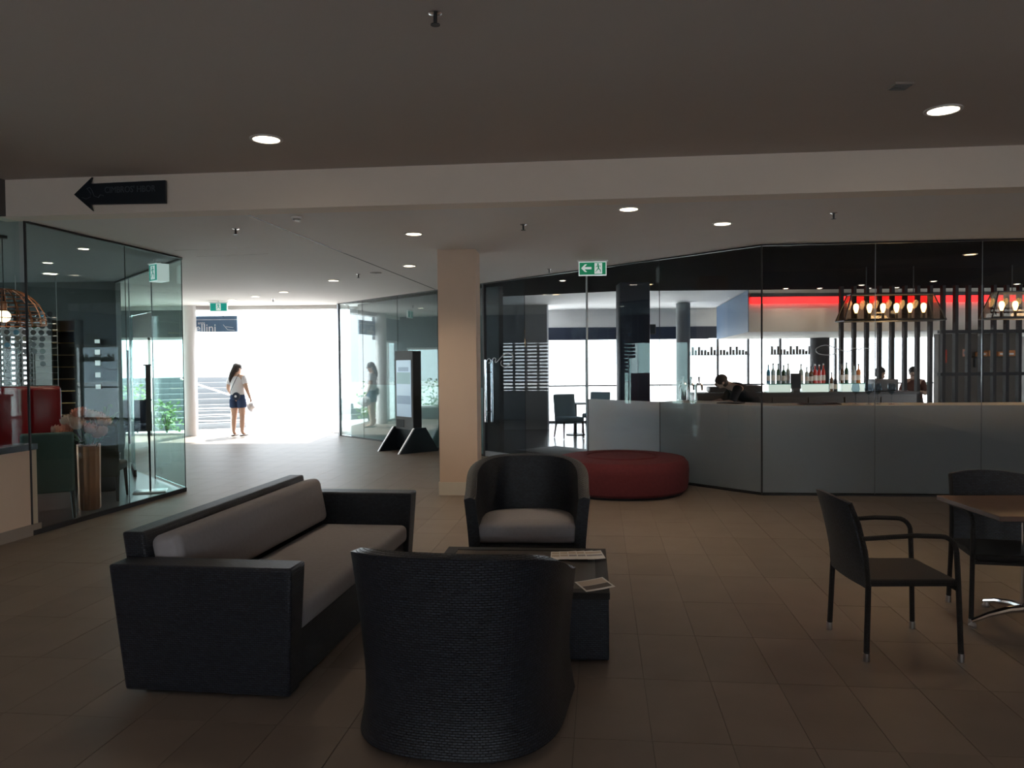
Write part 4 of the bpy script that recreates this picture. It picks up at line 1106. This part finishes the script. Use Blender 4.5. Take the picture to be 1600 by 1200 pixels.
    so = MB(); loft(so, [mix('pelvis', 'waist', .65, .145, .115), g('pelvis', .178, .138), mix('pelvis', 'lhip' if False else 'pelvis', 0, .178, .138)][:2] + [(P['pelvis'][0], (P['lhip'][1] + P['rhip'][1]) / 2, (P['lhip'][2] + P['rhip'][2]) / 2 - .02, .18, .14)])
    for n in 'lr':
        if legs_bare: loft(so, [g(n + 'hip', .10, .13), mix(n + 'hip', n + 'th', .45, .108, .118), mix(n + 'hip', n + 'th', 1.0, .105, .11)], 14)
        else: loft(so, [g(n + 'hip', .10, .12), g(n + 'th', .098, .10), g(n + 'kn', .075, .078), g(n + 'ca', .068, .07), g(n + 'an', .055, .06)], 14)
    so.build('shorts' if legs_bare else 'trousers', bottom, t, ang=70)
    # hair
    hd = Vector(P['head'][:3]); ht = Vector(P['htop'][:3]); up = (ht - Vector(P['hbase'][:3])).normalized(); fwd = (Vector(P['nose'][:3]) - hd).normalized(); bk = -fwd
    sdv = fwd.cross(up).normalized(); u2 = sdv.cross(fwd).normalized()
    Mh = Matrix((sdv, fwd, u2)).transposed()
    hr = MB().ball(hd + u2 * .032 + bk * .022, .099, .108, .092, 18, 12, Mh).ball(hd - u2 * .03 + bk * .045, .088, .070, .085, 16, 10, Mh)
    if long_hair:
        pts = [hd + u2 * .02 + bk * .09] + [hd + Vector((sx_, 0, dn)) + bk * bb for dn, bb, sx_ in ((-.09, .115, -.01), (-.19, .14, -.035), (-.27, .14, -.06), (-.35, .13, -.08))]
        hr.tube(pts, .05, 12, radii=[.045, .062, .056, .042, .012])
    hr.build('hair', hair, t, ang=80)
    sdv = fwd.cross(up).normalized()
    for s in (-1, 1):
        MB().ball(hd + fwd * .086 + sdv * s * .03 - up * .0, .011, n=8, m=6).build('eye', 'charcoal', t)
        MB().ball(hd + sdv * s * .082 - up * .015 + bk * .01, .011, .02, .03, n=8, m=6).build('ear', 'skin', t)
        f = P['lft' if s < 0 else 'rft']; to = P['lto' if s < 0 else 'rto']
        if not legs_bare or True:
            fv = Vector(f[:3]); tv = Vector(to[:3]); an = Vector(P['lan' if s < 0 else 'ran'][:3])
            z0 = min(fv.z, tv.z) - .03; dd = (tv - fv); dd.z = 0; dd.normalize(); sw = Vector((-dd.y, dd.x, 0))
            ctr = Vector((an.x, an.y, 0)).lerp(Vector((tv.x, tv.y, 0)), .5); M = Matrix(((sw.x, dd.x, 0, ctr.x), (sw.y, dd.y, 0, ctr.y), (0, 0, 1, z0 + .011), (0, 0, 0, 1)))
            MB().rbox(-.045, .045, -.125, .125, -.010, .012, .008, 2, M).build('shoe_sole', shoes, t)
    MB().ball(hd + fwd * .088 - up * .045, .022, .010, .006, n=8, m=5).build('mouth', 'red_brown_cloth', t)
    return t
wo = person('person in white shirt and denim shorts standing at the bright corridor end', (-6.46, 18.52, .012), R(-8),
            dict(rel=(.235, -.03, 1.12, .041), rwr=(.265, .06, .92, .027), nose=(.055, .125, 1.57, .012), jaw=(.03, .085, 1.52, .035),
                 lel=(-.25, .02, 1.12, .041), lwr=(-.21, .12, .95, .027)), 'hair', 'shirt_white', 'denim', .62, True)
st = [(.10, -.10, 1.45), (.06, -.135, 1.38), (-.02, -.15, 1.22), (-.10, -.145, 1.05), (-.15, -.10, .93)]
bg = thing('crossbody_bag', 'small dark round bag on a thin strap worn by the person at the corridor end', 'bag', (-6.46, 18.52, .012), R(-8))
MB().tube(st, .007, 6).build('strap', 'charcoal', bg)
MB().lathe([(0, -.03), (.085, -.03), (.095, 0), (.085, .03), (0, .03)], 20, (.05, -.165, .93), Matrix.Rotation(R(90), 4, 'X')).build('pouch', 'navy', bg)
MB().lathe([(0, .0), (.028, .0), (.028, .006), (0, .006)], 14, (.05, -.197, .93), Matrix.Rotation(R(90), 4, 'X')).build('badge', 'white_print', bg)
hatm = thing('white_hat', 'white cloth hat held in the hand of the person at the corridor end', 'hat', (-6.17, 18.60, .70), R(10))
MB().lathe([(.0, .10), (.07, .09), (.085, .0), (.15, -.03), (.148, -.036), (.08, -.01), (0, .08)], 20, M=Matrix.Rotation(R(70), 4, 'Y') @ Matrix.Rotation(R(20), 4, 'X')).build('crown_and_brim', 'shirt_white', hatm)
MB().lathe([(.084, .0), (.086, .012), (.083, .024)], 20, M=Matrix.Rotation(R(70), 4, 'Y') @ Matrix.Rotation(R(20), 4, 'X')).build('hat_band', 'paper', hatm)
bt = person('person in dark shirt bending forward over the bar by the beer taps', (3.98, 13.0, .012), R(90),
            dict(waist=(0, .06, 1.04, .12, .095), chest=(0, .20, 1.14, .145, .11), uchest=(0, .32, 1.21, .13, .095), neck=(0, .41, 1.255, .052), hbase=(0, .47, 1.275, .058), head=(0, .53, 1.30, .078, .09), htop=(0, .545, 1.365, .06, .07),
                 nose=(0, .635, 1.245, .012), jaw=(0, .575, 1.22, .035), lsh=(-.18, .30, 1.20, .06), rsh=(.18, .30, 1.20, .06), lel=(-.24, .42, .98, .042), rel=(.24, .42, .98, .042), lwr=(-.18, .62, .96, .028), rwr=(.18, .62, .96, .028)),
            'hair', 'black_cloth', 'black_cloth', .95, False, legs_bare=False)
def stool(loc, rz, label):
    t = thing('bar_stool', label, 'stool', loc, rz)
    MB().lathe([(0, .60), (.17, .60), (.18, .62), (.17, .65), (0, .655)], 24).build('seat', 'red_brown_cloth', t)
    for k in range(4):
        a = PI / 4 + PI / 2 * k; MB().tube([(.12 * math.cos(a), .12 * math.sin(a), .60), (.20 * math.cos(a), .20 * math.sin(a), .008)], .014, 8).build('leg', 'dark_metal', t)
    MB().tube([(.175 * math.cos(2 * PI * i / 20), .175 * math.sin(2 * PI * i / 20), .25) for i in range(21)], .008, 6, False).build('footrest', 'dark_metal', t)
SIT = dict(pelvis=(0, 0, .76, .15, .11), waist=(0, -.01, .89, .125, .10), chest=(0, .0, 1.05, .14, .105), uchest=(0, .0, 1.17, .125, .09), neck=(0, .01, 1.255, .05), hbase=(0, .03, 1.32, .058), head=(0, .04, 1.39, .076, .092), htop=(0, .02, 1.45, .055, .07), nose=(0, .135, 1.37, .012), jaw=(0, .095, 1.325, .035))
for s, n in ((-1, 'l'), (1, 'r')):
    SIT.update({n + 'sh': (s * .165, 0, 1.18, .058), n + 'el': (s * .24, .10, .94, .042), n + 'wr': (s * .16, .30, .99, .028), n + 'hip': (s * .09, .06, .75, .10), n + 'th': (s * .11, .24, .74, .08), n + 'kn': (s * .12, .42, .72, .058), n + 'ca': (s * .12, .40, .52, .052),
                n + 'an': (s * .12, .34, .33, .034), n + 'ft': (s * .125, .41, .29, .034, .028), n + 'to': (s * .13, .47, .28, .03, .02)})
person('person in dark jacket seated at the screen, nearer the lantern end', (7.70, 16.5, .0), R(200), SIT, 'hair', 'black_cloth', 'black_cloth', .8, False, legs_bare=False)
person('person in rust-brown top seated behind the slatted posts', (8.55, 16.75, .0), R(150), SIT, 'hair', 'red_brown_cloth', 'black_cloth', .8, True, legs_bare=False)
stool((7.72, 16.5, 0), 0, 'bar stool under the person in the dark jacket'); stool((8.55, 16.75, 0), 0, 'bar stool under the person in the rust-brown top')

# ------------------------------------------------------------------ bar counter and back bar
bc = thing('bar_counter', 'long dark bar counter with pale stone top behind the frosted glass', 'bar counter')
MB().prism([(2.2, 11.45), (3.22, 10.20), (8.45, 9.68), (8.45, 10.22), (3.48, 10.70), (2.62, 11.79)], .008, 1.03).build('body', 'charcoal', bc, False)
MB().prism([(2.12, 11.45), (3.20, 10.13), (8.47, 9.61), (8.47, 10.30), (3.54, 10.80), (2.63, 11.90)], 1.03, 1.075).build('stone_top', 'cream', bc, False)
def tap(x, y, label):
    t = thing('beer_tap', label, 'beer tap', (x, y, 1.075), R(30), 'chrome beer taps')
    MB().lathe([(.035, 0), (.035, .015), (.020, .02)], 16).build('flange', 'chrome', t)
    MB().tube([(0, 0, .01), (0, 0, .20)] + [(.06 - .06 * math.cos(a), 0, .20 + .06 * math.sin(a)) for a in [PI * i / 8 for i in range(1, 8)]] + [(.12, 0, .16)], .018, 10).build('column', 'chrome', t)
    MB().tube([(.06, 0, .26), (.06, 0, .36)], .012, 8, radii=[.008, .018]).build('tap_handle', 'white_print', t)
for k, (x, y) in enumerate(((2.48, 11.62), (2.57, 11.50), (2.66, 11.38))): tap(x, y, ['farthest', 'middle', 'nearest'][k] + ' of three chrome beer taps on the end of the bar')
def glassware(x, y, h, label):
    t = thing('wine_glass', label, 'glass', (x, y, 1.075), 0, 'wine glasses on the bar')
    MB().lathe([(0, 0), (.038, 0), (.036, .004), (.006, .010)], 18).build('foot', GLASSD, t)
    MB().lathe([(.005, .008), (.005, h * .48)], 10).build('stem', GLASSD, t)
    MB().lathe([(.004, h * .47), (.035, h * .55), (.052, h * .72), (.047, h * .88), (.040, h), (.038, h), (.045, h * .88), (.050, h * .72), (.033, h * .56), (0, h * .49)], 20).build('bowl', GLASSD, t)
for k, (x, y) in enumerate(((4.52, 10.35), (4.66, 10.28), (4.80, 10.33), (4.95, 10.26))): glassware(x, y, .27, 'large wine glass on the bar, %s from the left' % ['first', 'second', 'third', 'fourth'][k])
mn = thing('menu_folder', 'closed dark menu folder lying on the bar', 'menu', (3.02, 10.86, 1.075), R(-40))
MB().rbox(-.16, .16, -.11, .11, 0, .012, .004, 2).build('cover', 'charcoal', mn); MB().box(-.15, .15, -.10, .105, .003, .009).build('pages', 'paper', mn, False)
bm_ = thing('bar_mat', 'black rubber bar mat with ridges on the bar top', 'bar mat', (4.05, 10.38, 1.075), R(-6))
MB().rbox(-.26, .26, -.10, .10, 0, .010, .004, 2).build('mat', 'charcoal', bm_)
for k in range(6): MB().box(-.24, .24, -.085 + k * .032, -.075 + k * .032, .010, .016).build('ridge', 'dark_metal', bm_, False)
bb_ = thing('back_bar_cabinet', 'dark back bar cabinet carrying the bottles', 'cabinet', (0, 0, 0))
MB().box(3.3, 7.2, 14.0, 14.55, .008, 1.05).build('body', 'dark_wood', bb_, False); MB().box(3.26, 7.24, 13.97, 14.58, 1.05, 1.09).build('top', 'charcoal', bb_, False)
for k in range(6): d_ = MB().box(3.34 + k * .645, 3.95 + k * .645, 13.98, 14.0, .10, 1.0).build('door', 'dark_wood', bb_, False); MB().tube([(3.88 + k * .645, 13.965, .5), (3.88 + k * .645, 13.965, .7)], .008, 6).build('handle', 'metal', d_)
for x0, x1, n in ((4.62, 5.02, 1), (5.22, 5.70, 2), (5.95, 6.35, 3)):
    r_ = thing('bottle_riser', 'white lit glass riser under the bottles, %s of three' % ['leftmost', 'middle', 'rightmost'][n - 1], 'riser', (0, 14.28, 1.09))
    mat('riser_white', (.80, .90, .85), .3, emit=(.8, 1, .9), estr=.5)
    MB().box(x0, x1, -.12, .12, 0, .14).build('block', 'riser_white', r_, False); MB().box(x0 - .01, x1 + .01, -.13, .13, .14, .152).build('glass_shelf', 'bottle_teal', r_, False)
def bottle(x, y, z, h, r, m, label, cap='charcoal'):
    t = thing('liquor_bottle', label, 'bottle', (x, y, z), 0, 'bottles on the back bar')
    MB().lathe([(0, 0), (r, 0), (r, h * .58), (r * .85, h * .66), (r * .34, h * .74), (r * .32, h * .95), (0, h * .95)], 16).build('body', m, t)
    MB().lathe([(r * .40, h * .92), (r * .40, h), (0, h)], 12).build('pourer_cap', cap, t)
    MB().lathe([(r * 1.01, h * .15), (r * 1.01, h * .42)], 16).build('label_band', 'paper', t)
ORD = ['first', 'second', 'third', 'fourth', 'fifth', 'sixth', 'seventh', 'eighth', 'ninth', 'tenth', 'eleventh', 'twelfth', 'thirteenth', 'fourteenth', 'fifteenth', 'sixteenth', 'seventeenth', 'eighteenth']
seq = [(4.66, 'bottle_blue', 'blue'), (4.75, 'bottle_clear', 'clear'), (4.84, 'bottle_green', 'green'), (4.93, 'bottle_green', 'green'), (5.02, 'bottle_clear', 'clear'), (5.26, 'bottle_clear', 'clear'), (5.34, 'bottle_clear', 'clear'),
       (5.42, 'bottle_brown', 'brown'), (5.50, 'bottle_red', 'red'), (5.58, 'bottle_red', 'red'), (5.66, 'bottle_red', 'red'), (5.80, 'bottle_brown', 'brown'), (5.88, 'bottle_black', 'black'), (5.98, 'bottle_brown', 'brown'), (6.08, 'bottle_green', 'green'), (6.20, 'bottle_clear', 'clear'), (6.30, 'orange', 'amber')]
for k, (x, m, cn) in enumerate(seq):
    on = 4.6 < x < 5.04 or 5.2 < x < 5.72 or 5.94 < x < 6.37
    bottle(x, 14.28 + rnd.uniform(-.05, .05), 1.242 if on else 1.09, rnd.uniform(.30, .38), rnd.uniform(.034, .040), m, '%s glass bottle, %s from the left on the back bar' % (cn, ORD[k]), 'white_print' if m == 'bottle_red' else 'charcoal')
tm = thing('till_screen', 'dark till screen between the bottle risers', 'till', (5.12, 14.20, 1.09))
MB().box(-.09, .09, -.01, .02, .06, .34).build('monitor', 'charcoal', tm, False); MB().box(-.08, .08, -.014, -.01, .08, .32).build('display', 'screen_dark', tm, False); MB().box(-.06, .06, -.05, .05, 0, .06).build('base', 'charcoal', tm, False)
for k, (x, w_, h_, lb) in enumerate(((3.72, .34, .11, 'low dark drip tray box at the left of the back bar'), (4.34, .26, .13, 'dark box beside the leftmost bottle riser'), (6.72, .42, .22, 'dark coffee machine behind the wine glasses'))):
    t = thing('bar_machine', lb, 'bar equipment', (x, 14.25, 1.09))
    MB().rbox(-w_ / 2, w_ / 2, -.15, .15, .012, h_, .015, 2).build('body', 'dark_metal', t); MB().box(-w_ / 2 + .02, w_ / 2 - .02, -.156, -.15, .03, h_ - .03).build('front_plate', 'charcoal', t, False)
    for sx_ in (-1, 1): MB().lathe([(.012, 0), (.014, .013)], 8, (sx_ * (w_ / 2 - .03), 0, 0)).build('foot', 'charcoal', t)

# hanging cup shelves before the windows
for si, (x0, x1, n, nm) in enumerate(((4.55, 6.42, 10, 'left'), (6.82, 8.35, 8, 'right'))):
    sh = thing('hanging_shelf', 'thin hanging shelf of cups against the bright windows, %s one' % nm, 'shelf', (0, 20.9, 1.84))
    MB().box(x0, x1, -.10, .10, -.02, 0).build('board', 'dark_metal', sh, False)
    for x in (x0 + .06, x1 - .06): MB().tube([(x, 0, 0), (x, 0, ZL + .02 - 1.84)], .006, 6).build('hanging_rod', 'dark_metal', sh)
    for k in range(n):
        x = x0 + .12 + k * (x1 - x0 - .2) / n; h = .21 if (k * 7 + si) % 3 else .13
        c = thing('cup_stack', 'grey cup stack, %s from the left on the %s hanging shelf' % (ORD[k], nm), 'cups', (x, 20.9, 1.84), 0, 'cup stacks on the hanging shelves')
        for q, (dx, hh) in enumerate(((-.036, h), (.044, h * .75))):
            nn = int(hh / .04)
            MB().lathe([p for i in range(nn) for p in ((.031, i * .042), (.040, i * .042 + .038), (.038, i * .042 + .041))], 12, (dx, 0, 0)).build('cup_column', 'cup_grey', c)

# glass lanterns
def lantern(x, y, z, label):
    t = thing('glass_lantern', label, 'lantern', (x, y, z), R(-4), 'long glass lanterns over the bar')
    B, T_, D0, D1, h = .74, .60, .20, .10, .40
    bot = [(-B, -D0, 0), (B, -D0, 0), (B, D0, 0), (-B, D0, 0)]; top = [(-T_, -D1, h), (T_, -D1, h), (T_, D1, h), (-T_, D1, h)]
    for i in range(4):
        j = (i + 1) % 4
        MB().tube([bot[i], bot[j]], .013, 6).build('bottom_bar', 'dark_metal', t); MB().tube([top[i], top[j]], .011, 6).build('top_bar', 'dark_metal', t); MB().tube([bot[i], top[i]], .011, 6).build('corner_bar', 'dark_metal', t)
        a, b, c, d_ = [Vector(p) for p in (bot[i], bot[j], top[j], top[i])]; n_ = (b - a).cross(d_ - a).normalized() * .003
        MB().add([a, b, c, d_, a + n_, b + n_, c + n_, d_ + n_], [(3, 2, 1, 0), (4, 5, 6, 7), (0, 1, 5, 4), (1, 2, 6, 5), (2, 3, 7, 6), (3, 0, 4, 7)]).build('glass_pane', LAMPG, t, False)
    MB().box(-.62, .62, -.015, .015, .015, .035).build('lamp_rail', 'dark_metal', t, False)
    for k in range(6):
        bx = -.50 + k * .2
        h_ = MB().lathe([(.022, .03), (.022, .11), (.016, .12)], 12, (bx, 0, 0)).build('lamp_holder', 'dark_metal', t)
        MB().lathe([(.014, .115), (.026, .15), (.040, .20), (.036, .24), (.018, .262), (0, .266)], 14, (bx, 0, 0)).build('filament_bulb', 'bulb', h_)
    for sx_ in (-.35, .35): MB().tube([(sx_, 0, h), (sx_, 0, ZL - z)], .007, 6).build('hanging_rod', 'dark_metal', t)
    MB().box(-T_, T_, -D1, D1, h - .005, h + .012).build('lid', 'dark_metal', t, False)
    l = bpy.data.lights.new('lantern_glow', 'POINT'); l.energy = 22; l.color = (1, .62, .28); l.shadow_soft_size = .15
    lo = bpy.data.objects.new('lantern_glow', l); col.objects.link(lo); lo.parent = t; lo.location = (0, 0, -.08)
lantern(5.78, 12.05, 2.255, 'glass lantern with six glowing bulbs, wholly in view over the bar')
lantern(7.98, 12.0, 2.27, 'glass lantern with glowing bulbs cut off by the picture edge')

# bits behind the screen and by the door
sp = thing('hanging_monitor', 'small dark monitor hanging beside the navy column', 'monitor', (2.78, 16.0, 2.22))
MB().rbox(-.14, .14, -.06, .06, 0, .20, .012, 2).build('case', 'charcoal', sp); MB().box(-.12, .12, -.065, -.06, .02, .18).build('display', 'screen_dark', sp, False); MB().tube([(0, 0, .2), (0, 0, ZL + .02 - 2.22)], .012, 8).build('bracket', 'dark_metal', sp)
po = thing('red_poster', 'small red and orange poster on the kitchen wall', 'poster', (9.86, 17.99, 1.58))
MB().box(-.075, .075, -.008, .006, 0, .30).build('sheet', 'red_poster', po, False); MB().box(-.05, .05, -.010, -.008, .06, .16).build('picture', 'orange', po, False); MB().box(-.05, .03, -.010, -.008, .20, .25).build('heading', 'charcoal', po, False)
pn = thing('pink_notice', 'small pink notice beside the poster on the kitchen wall', 'notice', (10.35, 17.99, 1.72)); MB().box(-.05, .05, -.006, .006, 0, .17).build('sheet', 'petal', pn, False); MB().box(-.035, .035, -.008, -.006, .05, .12).build('print', 'photo_grey', pn, False)
ks = thing('kitchen_shelf', 'kitchen shelf with orange boxes behind the slatted screen', 'shelf', (10.95, 17.83, 1.72))
MB().box(-.45, .45, -.16, .16, -.03, 0).build('board', 'dark_wood', ks, False); MB().box(-.40, -.36, .12, .165, -.25, 0).box(.36, .40, .12, .165, -.25, 0).build('bracket', 'dark_metal', ks, False)
for k in range(4):
    o = thing('carton', 'orange carton on the kitchen shelf, %s from the left' % ORD[k], 'box', (10.62 + k * .21, 17.82, 1.72), 0, 'cartons on the kitchen shelf')
    MB().box(-.085, .085, -.09, .09, 0, .10 + .03 * (k % 2)).build('body', 'orange', o, False); MB().box(-.05, .05, -.093, -.09, .03, .07).build('label', 'paper', o, False)
# cafe furniture near the bar windows
mat('pale_blue_fabric', (.20, .30, .36), .8)
c1 = rest_chair('pale blue cafe chair by the far windows, nearest the partition', 'pale_blue_fabric'); place(c1, (1.25, 17.2, .008), R(200))
place(copy_tree(c1), (1.95, 18.4, .008), R(150), 'pale blue cafe chair by the far windows, behind the round table')
rt = thing('cafe_table', 'round dark cafe table by the far windows', 'table', (1.45, 18.0, .008))
MB().lathe([(0, .70), (.36, .70), (.36, .73), (0, .73)], 28).build('top', 'charcoal', rt); MB().lathe([(.03, .02), (.03, .70)], 14).build('pedestal', 'dark_metal', rt); MB().lathe([(0, 0), (.22, 0), (.22, .02), (0, .025)], 24).build('base', 'dark_metal', rt)
mt = thing('floor_mat', 'dark floor mat inside the bar door', 'mat', (.95, 14.6, .008), R(-50)); MB().rbox(-.75, .75, -.5, .5, 0, .012, .005, 2).build('pile', 'charcoal', mt); MB().box(-.77, .77, -.52, -.5, 0, .008).build('border', 'dark_metal', mt, False)

# ------------------------------------------------------------------ outdoors
mat('stone_step', (.20, .21, .22), .8)
stp = thing('outdoor_stairs', 'grey stone steps climbing outside beyond the corridor', 'stairs', (-7.25, 21.4, -.03), R(24))
for k in range(9):
    MB().box(-3.2, .0 - .03 * k, k * .34, k * .34 + .36, 0 if k == 0 else k * .15 - .02, (k + 1) * .15).build('step', 'stone_step', stp, False)
ra = thing('stair_railing', 'white metal stair railing with sloping handrail', 'railing', (-7.2, 21.2, -.03), R(24))
MB().tube([(-1.6, 0, 1.35), (-.1, 0, .80)], .022, 8).build('handrail', 'metal', ra)
for z in (.55, .38, .22): MB().tube([(-1.5, 0, z + .02), (.25, 0, z)], .014, 8).build('rail', 'rail_white', ra)
for x, h in ((-1.5, 1.32), (-.35, .90), (.25, .60)): MB().tube([(x, 0, 0), (x, 0, h)], .018, 8).build('post', 'rail_white', ra)
def shrub(x, y, h, label, n=220, r=.5):
    t = thing('garden_shrub', label, 'shrub', (x, y, -.03))
    g = MB()
    for k in range(n):
        a = rnd.uniform(0, 6.28); u = rnd.random() ** .5; c = Vector((r * u * math.cos(a), r * u * math.sin(a), rnd.uniform(.1, h)))
        e = Euler((rnd.uniform(-1, 1), rnd.uniform(-1, 1), rnd.uniform(0, 6))).to_matrix(); L_ = rnd.uniform(.07, .15)
        g.add([c + e @ Vector(p) for p in ((0, 0, 0), (L_ * .3, L_ * .5, 0), (0, L_, .01), (-L_ * .3, L_ * .5, 0))], [(0, 1, 2, 3)])
    g.build('leaves', 'leaf_light', t)['kind'] = 'stuff'
    for k in range(4): MB().tube([(0, 0, 0), (r * .3 * math.cos(k * 1.6), r * .3 * math.sin(k * 1.6), h * .6)], .012, 6).build('stem', 'dark_wood', t)
shrub(-8.55, 19.45, .8, 'pale green shrub beyond the windows beside the slim white column', 200, .35); shrub(-9.35, 19.6, 1.2, 'taller green shrub outside behind the corridor windows', 200, .4)
shrub(-10.3, 16.6, 1.4, 'green shrub outside the glazed side bay'); shrub(-10.4, 18.0, 1.2, 'green shrub outside the side bay nearer the corridor end')
